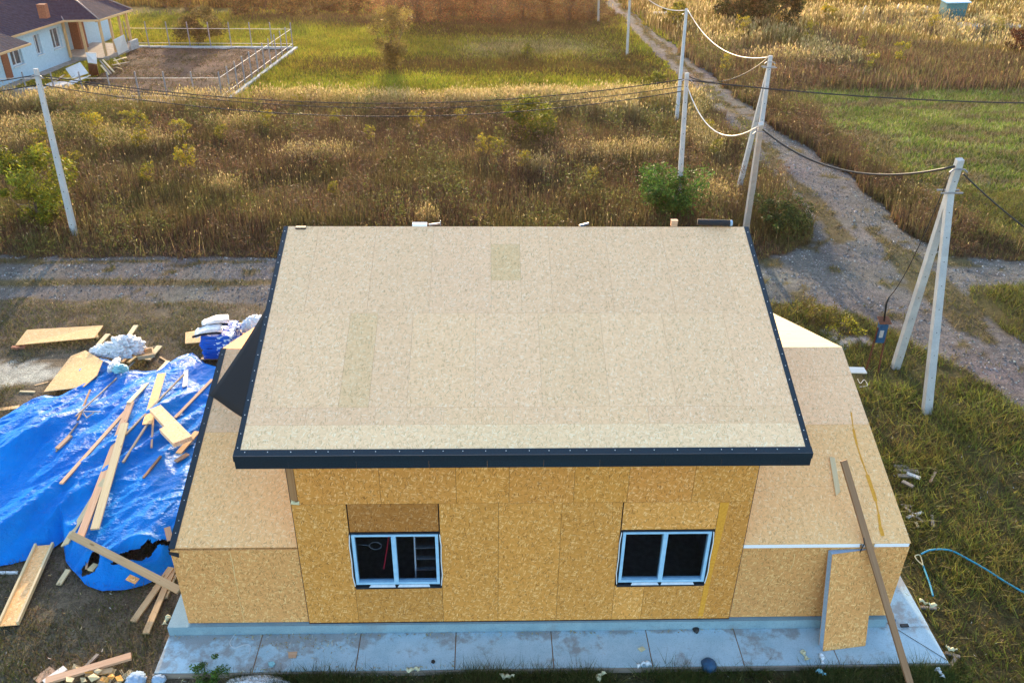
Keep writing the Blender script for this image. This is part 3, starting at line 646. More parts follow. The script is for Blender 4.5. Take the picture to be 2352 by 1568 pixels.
bs = MB(); bs.prism([(X0, RY+.002, RZ), (X1, RY+.002, RZ), (X1, 10.12, 4.3), (X0, 10.12, 4.3)], .015); bs.build('back_roof_deck', 'osb_wing', hs)
def nails(p, q, n, up, off, parent):
    m = MB()
    for i in range(n):
        c = Vector(p).lerp(Vector(q), (i+.5)/n+random.uniform(-.25, .25)/n)+up*off
        m.box(c.x-.006, c.y-.006, c.z-.003, c.x+.006, c.y+.006, c.z+.006)
    return m.build('nails', 'nail', parent)
for xa, xb in ((X0-.025, X0+.075), (X1-.075, X1+.025)):
    t = MB(); t.prism([RF(xa, EO-.01, .006), RF(xb, EO-.01, .006), RF(xb, RY, .006), RF(xa, RY, .006)], .012)
    xo = xa if xa < 0 else xb
    t.prism([RF(xo, EO-.01, .006), RF(xo, RY, .006), RF(xo, RY, -.20), RF(xo, EO-.01, -.20)], .012, down=Vector((1 if xa < 0 else -1, 0, 0)))
    o = t.build('rake_trim', 'navy', hs); xm = (xa+xb)/2; nails(RF(xm, EO), RF(xm, RY), 17, nrm, .01, o)
    t = MB(); o = None
t = MB(); t.prism([RF(X0-.03, EO-.035, .012), RF(X1+.03, EO-.035, .012), RF(X1+.03, EO+.09, .012), RF(X0-.03, EO+.09, .012)], .012)
t.box(X0-.03, EO-.05, EZ-.115, X1+.03, EO-.036, EZ+.005); o = t.build('eave_trim', 'navy', hs); nails(RF(X0, EO+.04), RF(X1, EO+.04), 27, nrm, .018, o)
t = MB(); x = X0-.03
while x < X1:
    x2 = min(x+random.uniform(.9, 1.3), X1+.03); q = random.uniform(.9, 1.3); t.box(x+.003, EO-.02+random.uniform(0, .006), EZ-.30, x2, EO-.006, EZ-.116, (q, q, q)); x = x2
t.build('fascia', 'navy', hs)
# soffit closes the overhang from below
# wings
XL, XR, ZW, YR, ZR = -2.53, 12.33, 2.12, 4.85, 3.815; WS = (ZR-ZW)/YR; wn = Vector((0, -WS, 1)).normalized()
def WR(x, y, off=0): return Vector((x, y, ZW+WS*y))+wn*off
for xa, xb, side in ((XL, -.015, 0), (W+.015, XR, 1)):
    m = MB()
    if side == 0:
        panel2 = [(XL, -.03, .02, -1.36, 2.08, rt(.03, .93)), (-1.36, -.03, .02, -.003, 2.08, rt(.03, .97))]
    else: panel2 = [(W+.005, -.03, .02, 11.32, 2.0, rt(.03, .92)), (11.32, -.03, .02, XR, 2.0, rt(.03, .97))]
    for x0, yy, z0, x1, z1, cc in panel2: m.newoff(); m.box(x0+.002, yy, z0, x1-.002, .1, z1, cc)
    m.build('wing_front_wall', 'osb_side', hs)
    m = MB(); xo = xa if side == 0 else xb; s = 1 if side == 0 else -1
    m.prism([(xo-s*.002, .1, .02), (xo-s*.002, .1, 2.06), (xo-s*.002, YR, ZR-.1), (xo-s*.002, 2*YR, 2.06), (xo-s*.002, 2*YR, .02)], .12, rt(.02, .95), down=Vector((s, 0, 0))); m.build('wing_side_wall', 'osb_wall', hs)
    m = MB(); m.box(xa, 2*YR-.1, .02, xb, 2*YR, 2.05); m.build('wing_back_wall', 'osb_wall', hs)
    t = MB(); 
    seam = [(-1.36, 2.05), (-1.35, 1.7), (-1.365, 1.3), (-1.355, .9), (-1.37, .5), (-1.36, .1)] if side == 0 else [(10.0, 1.85), (10.02, 1.6), (9.98, 1.35)]
    for q1, q2 in zip(seam[:-1], seam[1:]): t.beam((q1[0], -.032, q1[1]), (q2[0], -.032, q2[1]), random.uniform(.005, .013), .008, (0, 1, 0))
    t.build('sealant_foam', 'foam_yel2', hs)
    # roof deck in sheets
    if side == 0: cuts = [(0, 2.6, .99, 'a'), (2.6, 4.0, .9, 'b'), (4.0, YR, .92, 'b')]
    else: cuts = [(-.03, 1.22, .99, 'a'), (1.22, 2.72, 1.0, 'a'), (2.72, 4.02, 1.03, 'b'), (4.02, YR, 1.02, 'b')]
    m = MB(); m2 = MB()
    for ya, yb, bb, w in cuts:
        q = m if w == 'a' else m2; q.newoff(); q.prism([WR(xa, ya+.002), WR(xb, ya+.002), WR(xb, yb-.002), WR(xa, yb-.002)], .02, rt(.015, bb))
    m.build('wing_roof_deck', 'osb_wing', hs); m2.build('wing_upper_deck', 'osb_roof', hs)
    m = MB(); m.prism([(xa, YR+.003, ZR), (xb, YR+.003, ZR), (xb, 2*YR+.1, ZW-.03), (xa, 2*YR+.1, ZW-.03)], .02); m.C = [(1.0, .62, .40)]*len(m.C) if side == 0 else m.C; o = m.build('wing_back_deck', 'timber_pale' if side else 'osb_wing', hs)
    if side == 0:
        t = MB(); t.prism([WR(XL-.03, -.02, .01), WR(XL+.10, -.02, .01), WR(XL+.10, YR, .01), WR(XL-.03, YR, .01)], .01)
        t.prism([WR(XL-.03, -.02, .01), WR(XL-.03, YR, .01), WR(XL-.03, YR, -.18), WR(XL-.03, -.02, -.18)], .01, down=Vector((1, 0, 0)))
        o = t.build('wing_rake_trim', 'navy', hs); nails(WR(XL+.04, 0), WR(XL+.04, YR), 11, wn, .012, o)
        t = MB(); t.prism([(XL-.03, -.034, 2.06), (XL+.17, -.034, 2.02), (XL+.15, -.034, 1.90), (XL-.03, -.034, 1.98)], .006, down=Vector((0, -1, 0))); t.build('felt_corner', 'felt', hs)
    else:
        t = MB()
        for a, b in ((W+.02, 11.30), (11.36, 11.50), (11.60, XR-.02)): t.box(a, -.022, 2.003, b, .1, 2.092)
        t.build('foam_edge', 'eps', hs)
        t = MB(); t.box(11.505, -.02, 2.003, 11.595, .1, 2.09); t.build('edge_block', 'timber', hs)
        # irregular sealant foam smears on this roof
        t = MB(); line = [(1955, 946), (1960, 985), (1968, 1020), (1978, 1052), (1992, 1090), (2003, 1122), (2012, 1150), (2018, 1180), (2022, 1210), (2028, 1230)]
        for i in range(len(line)-1):
            a = PR(*line[i], off=.004); b = PR(*line[i+1], off=.004); w = random.uniform(.03, .09); w2 = w*random.uniform(.5, 1.3)
            t.prism([a+Vector((-w/2, 0, 0)), a+Vector((w/2, 0, 0)), b+Vector((w2/2, 0, 0)), b+Vector((-w2/2, 0, 0))], .004)
        t.build('sealant_foam', 'foam_yel', hs)
t = MB(); a = [(8.27, 3.25), (8.45, 3.25), (8.42, 2.4), (8.36, 1.2), (8.33, .1), (8.22, .1), (8.25, 1.2), (8.28, 2.4)]
t.prism([(x, -.062, z) for x, z in a], .004, down=Vector((0, -1, 0))); t.build('sealant_foam', 'foam_yel', hs)
# windows
for i, (x0, z0, x1, z1) in enumerate(WIN):
    f = MB(); w = .060; y0, y1 = -.085, .02
    f.box(x0+.02, y0, z0+.09, x0+.02+w, y1, z1-.02); f.box(x1-.02-w, y0, z0+.09, x1-.02, y1, z1-.02)
    f.box(x0+.02+w+.001, y0+.002, z1-.02-w*.8, x1-.02-w-.001, y1, z1-.021); f.box(x0+.02+w+.001, y0+.002, z0+.09, x1-.02-w-.001, y1, z0+.09+w)
    xm = (x0+x1)/2-.03; f.box(xm-.045, y0-.006, z0+.09+w+.001, xm+.045, y1, z1-.02-w*.8-.001)
    fo = f.build('window', 'frame', hs)
    for a, b in ((x0+.02+w, xm-.045), (xm+.045, x1-.02-w)):
        g_ = MB(); g_.box(a, -.03, z0+.1+w, b, -.022, z1-.02-w*.8); g_.build('pane', 'glass', fo)
    s = MB(); s.box(x0+.01, -.13, z0+.03, x1-.01, -.03, z0+.05); s.build('sill_board', 'flash', fo)
    for a, b in ((x0+.28, xm-.02), (xm+.02, x1-.22)):
        s = MB(); s.prism([(a, -.125, z0+.052), (b, -.125, z0+.052), (b-.02, -.07, z0+.07), (a+.03, -.07, z0+.07)], .012); s.build('protective_film', 'white_film', fo)
    s = MB(); yy = -.068
    s.prism([(x0-.03, yy, z1+.02), (x1+.03, yy, z1+.02), (x1+.01, yy, z1-.02), (x0, yy, z1-.02)], .01, down=Vector((0, 1, 0)))
    s.prism([(x0-.03, yy, z1), (x0+.02, yy, z1-.02), (x0+.02, yy, z0+.05), (x0-.005, yy, z0-.02), (x0-.02, yy, z0+.5)], .01, down=Vector((0, 1, 0)))
    s.prism([(x1+.02, yy, z1), (x1-.02, yy, z1-.02), (x1-.02, yy, z0+.05), (x1+.015, yy, z0-.03), (x1+.035, yy, z0+.5)], .01, down=Vector((0, 1, 0)))
    s.prism([(x0, yy-.001, z0+.03), (x1+.01, yy-.001, z0+.04), (x1+.01, yy-.001, z0-.045), (x0, yy-.001, z0-.06)], .01, down=Vector((0, 1, 0)))
    s.build('window_flashing', 'flash', fo)
    for xx, d in ((x0-.012, 1), (x1+.012, -1)):
        pts_ = [(xx, -.085, z1-.02), (xx-d*.022, -.09, z1-.3), (xx-d*.012, -.088, (z0+z1)/2), (xx-d*.024, -.09, z0+.35), (xx+d*.004, -.085, z0+.05)]; s = MB(); s.tube(pts_, .011, 5); s.build('peeling_film', 'white_film', fo)
# foundation and slab
t = MB(); t.box(-2.95, -.12, -.249, 12.32, 9.8, -.002); o = t.build('foundation', 'plinth', hs)
sl = thing('concrete_slab', 'pale concrete walkway cast along the front and right side of the house', 'slab', (5, -.6, GZ))
xs_ = [-2.97, -1.0, 1.07, 3.08, 5.10, 7.13, 9.02, 11.0, 13.28]; m = MB()
for a, b in zip(xs_[:-1], xs_[1:]):
    m.box(a+.011, -1.05, GZ-.1, b-.011, -.121, -.25, rt(.06, 1))
ys2 = [-.115, 1.9, 4.0, 6.0, 8.0, 9.8]
for a, b in zip(ys2[:-1], ys2[1:]): m.box(12.325, a+.006, GZ-.1, 13.28-.0, b-.006, -.252, rt(.03, 1))
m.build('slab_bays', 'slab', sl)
m = MB(); m.box(-2.96, -1.03, GZ-.1, 13.26, -.13, -.262); m.box(12.34, -.13, GZ-.1, 13.26, 9.79, -.262); m.build('joint_fill', 'timber_brown', sl)
m = MB(); m.box(-2.99, -1.09, GZ-.1, 13.3, -1.052, -.27); m.build('formwork_board', 'timber_grey', sl)
# ladder and tape seen through the left window
ld = thing('step_ladder', 'aluminium step ladder standing inside behind the left window', 'ladder', (2.5, .5, .05)); m = MB()
for dx in (0, .5): m.beam((2.25+dx, .22, .05), (2.25+dx, .55, 2.3), .03, .05)
m.build('rail', 'eps', ld)
for k in range(7):
    m = MB(); z = .3+k*.27; yy = .22+(z-.05)*.147; m.box(2.266, yy-.04, z, 2.734, yy+.04, z+.025); m.build('step', 'steel', ld)
m = MB(); m.beam((1.62, .16, 1.35), (1.80, .2, 2.35), .022, .02); tag(m.build('warning_tape', 'red'), 'thin red strip hanging inside the left window', 'tape')
ring = [Vector((1.48+.12*math.cos(a), .25, 1.9+.10*math.sin(a))) for a in np.linspace(0, 2*PI, 20)]
m = MB(); m.tube(ring, .012, 5); m.tube([(1.12, .25, 1.93), (1.36, .25, 1.91)], .012, 5); tag(m.build('coiled_cable', 'steel', smooth=True), 'dark coiled cable hanging inside the left window', 'cable')
# felt sheet hanging from the main roof onto the left wing
nu, nv = 14, 14; V = []; 
for i in range(nu+1):
    for j in range(nv+1):
        u = i/nu; v = j/nv
        top = Vector((-.60, 2.2+1.45*u, 5.75+.50*u)); low = Vector((-1.55-.98*u+.25*math.sin(PI*u), 2.75+.75*u-.12*math.sin(PI*u), 0)); low.z = ZW+WS*low.y+.05+.02*math.sin(9*u)
        if u < .5: low.x = low.x+.0
        p = top.lerp(low, v); p.y += .10*math.sin(PI*v)*(.5-u); p.x += .10*math.sin(PI*v)+.02*math.sin(8*u+5*v); V.append(p)
F = [[i*(nv+1)+j, (i+1)*(nv+1)+j, (i+1)*(nv+1)+j+1, i*(nv+1)+j+1] for i in range(nu) for j in range(nv)]
UVs = [(0, 0)]*(4*len(F)); o = raw('felt_sheet', np.array([v[:] for v in V]), F, M['felt'], uv=UVs, smooth=True, loc=(-1.5, 3.3, 3.2)); sm = o.modifiers.new('t', 'SOLIDIFY'); sm.thickness = .006
tag(o, 'black roofing felt sheet hanging from the main roof down to the left wing roof', 'felt sheet')
# things on the ridge
rg = thing('felt_roll', 'dark roofing felt roll with pale blue core end lying on the ridge at the right', 'roll', (8.9, RY, RZ))
a = Vector((8.42, RY+.06, RZ+.09)); b = Vector((9.12, RY-.02, RZ+.10)); m = MB(); m.tube([a, b], .07, 14); m.build('roll', 'felt', rg, True)
m = MB(); m.tube([b, b+Vector((.05, 0, 0))], .066, 14); m.tube([b+Vector((.051, 0, 0)), b+Vector((.056, 0, 0))], .03, 10, col=(.1, .1, .1)); m.build('core_end', 'blue_foam', rg, True)
def onridge(px, dz=0): q = PY(px, 520, RY); return Vector((q.x, RY, RZ+dz))
q = onridge(692); m = MB(); m.box(q.x-.11, RY-.10, RZ-.03, q.x+.11, RY-.0, RZ+.012); tag(m.build('ridge_bracket', 'black'), 'black bracket at the left end of the main roof ridge', 'bracket')
q = onridge(968); m = MB(); m.box(q.x-.2, RY+.0, RZ+.0, q.x+.12, RY+.12, RZ+.05); m.build; tag(m.build('insulation_scrap', 'eps'), 'white insulation scrap lying on the main roof ridge', 'scrap')
q = onridge(998); m = MB(); m.beam((q.x-.12, RY+.02, RZ+.03), (q.x+.12, RY+.1, RZ+.03), .03, .04); m.beam((q.x+.13, RY+.05, RZ), (q.x+.13, RY+.05, RZ+.12), .02, .02); tag(m.build('metal_bracket', 'steel'), 'grey metal bracket on the ridge next to the white scrap', 'bracket')
q = onridge(1342); m = MB(); m.beam((q.x-.1, RY+.05, RZ+.0), (q.x+.1, RY+.05, RZ+.06), .05, .04); tag(m.build('tool', 'blue_box'), 'small dark blue tool resting on the middle of the ridge', 'tool')
q = onridge(1549); m = MB(); m.box(q.x-.07, RY+.02, RZ, q.x+.07, RY+.12, RZ+.12); m.box(q.x-.075, RY+.015, RZ+.121, q.x+.075, RY+.125, RZ+.135); tag(m.build('small_box', 'timber_pink'), 'small pale cardboard box on the ridge right of the middle', 'box')

# ================================================================== poles and cables
def vib_pole(parent, b, t, w0=.26, w1=.17):
    m = MB(); b = Vector(b); t = Vector(t); w0 *= .88; w1 *= .9; m.beam(b-(t-b).normalized()*.3, t, w0, w0*.9, (0, 1, 0), w2=w1, h2=w1*.9); o_ = m.build('pole_shaft', 'pole', parent)
    m = MB(); ax = (t-b)
    for k in range(9):
        f_ = (k+.7)/9.5; c_ = b+ax*f_; hw = (w0+(w1-w0)*f_)*.45+.002; m.box(c_.x-.014, c_.y-hw, c_.z-.02, c_.x+.014, c_.y-hw+.004, c_.z+.02)
    m.build('bolt_holes', 'black', o_); return o_
def clamp(parent, b, t, f, w=.5):
    c = Vector(b).lerp(Vector(t), f); m = MB(); m.box(c.x-w/2, c.y-.13, c.z-.02, c.x+w/2, c.y-.10, c.z+.02); m.box(c.x-w/2, c.y+.10, c.z-.02, c.x+w/2, c.y+.13, c.z+.02); m.build('clamp', 'steel', parent)
POLES = {}
def pole(key, base, top, zt, label, legs=(), zb=GZ, w=(.26, .17), fr=.8):
    b = P(*base, zb); t = P(*top, zt)
    d = (t-b); b = b+d*((GZ-zb)/d.z) if zb != GZ else b
    o = thing('utility_pole', label, 'utility pole', b, 'concrete utility poles'); vib_pole(o, b, t, *w)
    for lg in legs:
        bb = P(*lg, zb); dd = t-bb; bb = bb+dd*((GZ-zb)/dd.z); tt = b.lerp(t, fr); vib_pole(o, bb, tt, *w)
    if legs: clamp(o, b, t, fr, .62)
    m = MB(); m.beam(t+Vector((-.16, -.1, -.25)), t+Vector((.16, -.1, -.25)), .03, .03)
    for s in (-1, 1): m.tube([t+Vector((.15*s, -.1, -.25)), t+Vector((.24*s, -.1, -.33))], .025, 6)
    m.build('hook', 'steel', o); POLES[key] = (b, t); return o
pole('L', (172, 540), (82, 158), 6.5, 'leftmost concrete pole rising from the brown weeds beside a yellow green tree')
pole('p1', (1555, 262), (1577, 20), 5.9, 'tall concrete pole just behind the middle pole, top near the upper edge', zb=.3, w=(.24, .16))
pole('p2', (1558, 470), (1578, 168), 6.0, 'concrete pole with many cables behind the green feathery bush', zb=.2)
pole('p3', (1711, 540), (1748, 284), 6.3, 'concrete pole rising right behind the right end of the main roof ridge')
pole('p3b', (1722, 480), (1770, 128), 6.4, 'double legged concrete pole behind the single one at the road junction', [(1694, 445)], fr=.93)
pole('p5', (2056, 845), (2205, 366), 7.1, 'large double legged concrete pole at the right beside the meter stand', [(2128, 948)], w=(.27, .20), fr=.87)
pole('p6', (1440, 128), (1448, -30), 4.9, 'distant single concrete pole left of the track, nearer of the two', w=(.22, .16))
pole('p7', (1374, 52), (1377, -70), 4.6, 'farthest concrete pole at the top edge left of the track', w=(.22, .16))
# clamp visible on the left pole and the middle one
def cable(p, q, sag, r, mat, label, name='power_cable', n=26, ext=0):
    p = Vector(p); q = Vector(q); pts_ = [p.lerp(q, i/n)-Vector((0, 0, sag*4*(i/n)*(1-i/n))) for i in range(n+1)]
    m = MB(); m.tube(pts_, r, 6); return tag(m.build(name, mat, smooth=True), label, 'cable')
TL = POLES['L'][1]; T2 = POLES['p2'][1]; T1 = POLES['p1'][1]; T3 = POLES['p3'][1]; T3b = POLES['p3b'][1]; T5 = POLES['p5'][1]
V3 = Vector
cable(TL+V3((.1, 0, -.25)), T2+V3((-.1, 0, -.25)), 1.05, .022, 'cable', 'upper black cable strung from the leftmost pole to the middle pole')
cable(TL+V3((.1, 0, -.33)), T2+V3((-.1, 0, -.55)), 1.05, .018, 'cable', 'middle black cable of the three strung from the leftmost pole')
cable(TL+V3((.1, 0, -.62)), T2+V3((-.1, 0, -.75)), 1.15, .022, 'cable', 'lowest black cable of the three strung from the leftmost pole')
cable(TL+V3((-.1, 0, -.25)), TL+V3((-30, .6, -.4)), 1.3, .022, 'cable', 'upper black cable leaving the leftmost pole to the left')
cable(TL+V3((-.1, 0, -.62)), TL+V3((-30, .6, -.8)), 1.3, .022, 'cable', 'lower black cable leaving the leftmost pole to the left')
cable(T2+V3((.1, 0, -.3)), T2+V3((40, 3.0, -.4)), 1.2, .03, 'cable', 'long black cable from the middle pole to the right edge')
cable(T2+V3((.1, 0, -.15)), T3b+V3((-.1, 0, -.1)), .55, .02, 'cable', 'dark slack cable between the middle pole and the double legged pole')
cable(T2+V3((.1, 0, -.6)), T3+V3((-.1, 0, -.1)), 1.0, .021, 'cable_w', 'pale slack cable sagging from the middle pole to the pole at the ridge')
cable(T1+V3((.1, 0, -.1)), T3b+V3((0, 0, -.05)), .9, .021, 'cable_w', 'pale slack cable from the tall rear pole to the double legged pole')
cable(T1+V3((-.1, 0, -.1)), P(1485, -4, 6.0), .25, .024, 'cable_w', 'pale cable leaving the tall rear pole toward the top edge')
cable(T3+V3((.1, 0, -.2)), T5+V3((-.1, 0, -.2)), .75, .034, 'cable', 'thick black cable from the ridge pole to the large right pole')
cable(T5+V3((.2, 0, -.4)), P(2430, 575, 4.6), .1, .022, 'cable', 'grey cable running from the large right pole to the right edge')
mtop = P(2042, 682, 2.55); cable(T5+V3((-.15, 0, -.35)), mtop, .7, .014, 'cable', 'thin black drop cable from the large right pole down to the meter stand')
# meter stand
ms = thing('meter_stand', 'rusty meter stand with blue box on two legs beside the large right pole', 'meter stand', P(1998, 860))
c0 = P(1998, 858); hx = c0.x; hy = c0.y; m = MB(); m.beam((hx-.16, hy, GZ-.1), (hx-.10, hy+.05, 1.3), .045, .045); m.build('leg', 'rust', ms)
m = MB(); m.beam((hx+.24, hy-.05, GZ-.1), (hx+.18, hy+.05, 1.3), .045, .045); m.build('leg', 'rust', ms)
m = MB(); m.box(hx-.10, hy-.05, .80, hx+.16, hy+.12, 1.50); m.build('meter_box', 'blue_box', ms)
m = MB(); m.box(hx-.06, hy-.064, 1.0, hx+.06, hy-.051, 1.25); m.build('meter', 'cement', ms)
m = MB(); m.prism([(hx-.17, hy-.12, 1.52), (hx+.22, hy-.12, 1.52), (hx+.20, hy+.2, 1.62), (hx-.14, hy+.2, 1.62)], .02); m.build('cover_plate', 'rust', ms)
m = MB(); m.tube([(hx+.10, hy+.14, 1.3), (mtop.x-.03, mtop.y, 2.35), mtop], .03, 8); m.build('mast', 'black', ms, True)

# ================================================================== white house and yard
hb = thing('plastered_house', 'white blue plastered house with dark tiled roof and open timber porch', 'house', (A1x, A1y, GZ))
def HL(u, v, z): return Vector((A1x+Ux*u+Vx*v, A1y+Uy*u+Vy*v, z))
def hbox(m, u0, v0, z0, u1, v1, z1, col=(1, 1, 1)): return m.hexa([HL(u0, v0, z0), HL(u0, v1, z0), HL(u1, v1, z0), HL(u1, v0, z0)], [HL(u0, v0, z1), HL(u0, v1, z1), HL(u1, v1, z1), HL(u1, v0, z1)], col)
ZB, ZT = -.34, 2.62
wins = [(-6.55, -5.35, .55, 2.0, 'b'), (-3.75, -3.05, .75, 2.1, 's'), (-1.75, -.6, .75, 2.15, 's')]
m = MB(); cur = -22
for u0, u1, z0, z1, _ in wins:
    hbox(m, cur, -.35, ZB, u0, 0, ZT); hbox(m, u0, -.35, ZB, u1, 0, z0); hbox(m, u0, -.35, z1, u1, 0, ZT); cur = u1
hbox(m, cur, -.35, ZB, 0, 0, ZT); hbox(m, -.35, -1.5, ZB, 0, -.351, ZT); hbox(m, 0.001, -1.5, ZB, 8, -1.2, ZT); hbox(m, -22, -9, ZB, -21.6, -.351, ZT); hbox(m, 7.6, -9, ZB, 8, -1.501, ZT); m.build('wall', 'plaster', hb)
m = MB(); hbox(m, -22, -.3, GZ-.1, 0, .7, -.345); hbox(m, -.1, -1.6, GZ-.1, 5.0, 2.7, -.08); m.build('footing', 'blind', hb)
for u0, u1, z0, z1, k in wins:
    f = MB(); 
    for a, b in ((u0, u0+.07), (u1-.07, u1), ((u0+u1)/2-.03, (u0+u1)/2+.03)): hbox(f, a, -.24, z0, b, -.17, z1)
    hbox(f, u0+.071, -.24, z0, u1-.071, -.17, z0+.07); hbox(f, u0+.071, -.24, z1-.07, u1-.071, -.17, z1); hbox(f, u0-.05, -.16, z0-.05, u1+.05, .10, z0-.001)
    fo = f.build('window', 'white', hb); f = MB(); hbox(f, u0+.06, -.215, z0+.06, u1-.06, -.205, z1-.06); f.build('pane', 'glass', fo)
    f = MB(); hbox(f, u0, -.349, z0, u1, -.30, z1); f.build('dark_interior', 'dark_room', hb)
    if k == 'b':
        f = MB(); hbox(f, u0-1.0, .003, -.05, u0-.3, .04, 1.95); f.build('door', 'brick', hb)
f = MB(); hbox(f, .9, -1.199, ZB, 1.8, -1.12, 2.05); f.build('door', 'timber_brown', hb)
f = MB(); hbox(f, 2.4, -1.199, ZB, 3.3, -.5, 2.3); f.build('brick_wall', 'brick', hb)
# roofs
def tile_mat():
    m, nt, b = new_mat('roof_tiles'); w = N(nt, 'ShaderNodeTexWave', inp={'Scale': 2.2, 'Distortion': .5}); w.bands_direction = 'Y'; lk(nt, uvc(nt), w.inputs[0])
    w2 = N(nt, 'ShaderNodeTexWave', inp={'Scale': 3.0}); w2.bands_direction = 'X'; lk(nt, uvc(nt), w2.inputs[0])
    n = tex(nt, 'Noise', uvc(nt), Scale=4.0, Detail=4.0)
    c = ramp(nt, n.outputs[0], [(.3, (.012, .024, .052)), (.7, (.028, .048, .095))]); lk(nt, mixc(nt, math_(nt, 'MULTIPLY', w.outputs[0], .5), c, (.015, .016, .028)), b.inputs['Base Color'])
    b.inputs['Roughness'].default_value = .95; b.inputs['Specular IOR Level'].default_value = .1; bump(nt, math_(nt, 'ADD', w.outputs[0], w2.outputs[0]), b, .8, .06); return m
M['tiles'] = tile_mat()
ZE = 2.62; S = .62; vr = -4.8
def zr(v, v0=.55): return ZE+(v0-v)*S
rp = MB()
rp.prism([HL(-7.9, .55, ZE), HL(-.7, .55, ZE), HL(5.0, vr, zr(vr)), HL(-7.9, vr, zr(vr))], .12)
rp.prism([HL(-22, .55, ZE+.0), HL(-7.905, .55, ZE), HL(-7.905, vr, zr(vr)), HL(-22, vr, zr(vr))], .12)
rp.build('roof', 'tiles', hb)
# porch hip roof
rp = MB(); R0 = HL(2.3, -2.0, 2.62+.62*4.2); Rb = HL(3.2, vr, zr(vr)+.2)
rp.prism([HL(-.7, .55, ZE-.004), HL(.0, 2.9, ZE-.004), R0, HL(.6, -1.5, ZE+1.25)], .1); rp.prism([HL(.0, 2.9, ZE), HL(4.6, 2.95, ZE), R0], .1); rp.prism([HL(4.6, 2.95, ZE), HL(6.0, -6, ZE), HL(3.5, -5, ZE+3.6), R0], .1)
rp.prism([HL(.6, -1.5, ZE+1.26), R0, HL(3.5, -5, ZE+3.6), HL(1.5, vr, zr(vr))], .1)
rp.build('porch_roof', 'tiles', hb)
rp = MB(); rp.prism([HL(-22, 2.15, 2.35), HL(-7.2, 2.15, 2.35), HL(-7.9, .5, 3.15), HL(-22, .5, 3.15)], .1); rp.prism([HL(-7.2, 2.15, 2.352), HL(-6.9, .5, 2.6), HL(-7.9, .5, 3.152)], .1); rp.build('lean_to_roof', 'tiles', hb)
rp = MB()
for a, b in ((HL(.0, 2.93, ZE+.03), R0+Vector((0, 0, .06))), (HL(-.7, .58, ZE+.03), HL(5.0, vr, zr(vr)+.06)), (HL(4.65, 2.98, ZE+.03), R0+Vector((0, 0, .05)))): rp.tube([a, b], .05, 6)
rp.build('ridge_cap', 'steel', hb, True)
rp = MB()
for a, b in ((HL(-7.2, .62, ZE-.05), HL(-.7, .62, ZE-.05)), (HL(-.7, .62, ZE-.05), HL(0, 2.98, ZE-.05)), (HL(0, 2.98, ZE-.05), HL(4.65, 3.03, ZE-.05)), (HL(-22, 2.22, 2.29), HL(-7.2, 2.22, 2.29))): rp.beam(a, b, .05, .14)
rp.build('eave_board', 'timber', hb)
for u, v in ((-.25, .15), (.6, 2.5), (2.0, 2.5), (.25, 1.2), (3.3, 2.5), (4.4, 2.5)):
    rp = MB(); rp.beam(HL(u, v, -.1), HL(u, v, ZE-.1), .16, .16, (0, 1, 0)); rp.build('porch_post', 'timber', hb)
rp = MB(); rp.beam(HL(.2, 2.5, ZE-.16), HL(4.5, 2.5, ZE-.16), .14, .12); rp.build('porch_beam', 'timber_brown', hb)
rp = MB(); hbox(rp, 3.8, 2.55, -.35, 5.0, 2.75, .35); rp.build('porch_block', 'cement', hb)
ch = P(95, 8, 4.8); rp = MB(); rp.box(ch.x-.25, ch.y-.25, 3.9, ch.x+.25, ch.y+.25, 4.75); rp.build('chimney', 'brick', hb)
# things by the porch
def slabq(name, mat, label, cat, px4, z4, th=.05, group=None):
    m = MB(); m.prism([P(*p, z) for p, z in zip(px4, z4)], th); return tag(m.build(name, mat), label, cat, group)
slabq('white_sheet', 'white', 'white plastic sheet hung over the corner of the porch', 'sheet', [(260, 92), (284, 80), (295, 114), (272, 126)], [1.5, 1.7, .3, .3], .03)
slabq('chipboard_sheet', 'timber_white', 'pale chipboard sheet with stains lying against the pile in front of the white house', 'board', [(150, 158), (184, 143), (203, 168), (166, 180)], [.1, .5, .3, 0], .03)
slabq('wooden_pallet_ramp', 'timber_white', 'long pale plank ramp lying before the white house', 'planks', [(112, 200), (197, 176), (208, 172), (128, 211)], [-.1, .1, .1, -.1], .06)
slabq('door_leaf', 'rust', 'dark red old door leaf leaning before the porch', 'door', [(202, 146), (222, 148), (228, 172), (206, 173)], [.9, .9, -.2, -.2], .05)
slabq('leaning_panel', 'white', 'white panel leaning on the dark red door leaf', 'panel', [(197, 121), (221, 122), (223, 147), (203, 144)], [1.5, 1.5, .8, .8], .04)
for i, (a, b) in enumerate((((230, 140), (255, 170)), ((236, 138), (262, 166)), ((262, 140), (290, 132)), ((258, 150), (296, 143)), ((232, 150), (250, 172)), ((268, 155), (280, 160)), ((100, 205), (148, 172)), ((105, 208), (140, 190)), ((262, 134), (275, 150)), ((270, 128), (286, 140)))):
    m = MB(); m.beam(P(*a, random.uniform(0, .4)), P(*b, -.25), .12, .05); tag(m.build('wooden_plank', 'timber_pale' if i % 3 else 'timber_grey'), 'weathered plank in the loose pile beside the white house porch', 'plank', 'planks piled by the white house porch')
m = MB(); c0 = P(138, 222); m.tube([c0, c0+V3((0, 0, .75))], .55, 20); m.tube([c0+V3((0, 0, .75)), c0+V3((0, 0, .82))], .62, 20); tag(m.build('well_ring', 'cement', smooth=False), 'round concrete well ring with lid at the fence of the white house', 'well')
m = MB(); m.prism([P(8, 232), P(118, 226), P(118, 200), P(8, 206)], .8, down=V3((0, 0, -1)))
m = MB(); a = P(15, 233); b = P(112, 228); m.beam(a+V3((0, 0, .35)), b+V3((0, 0, .35)), .5, .8); tag(m.build('low_cement_wall', 'cement'), 'low rough cement block wall at the left behind the fence', 'wall')
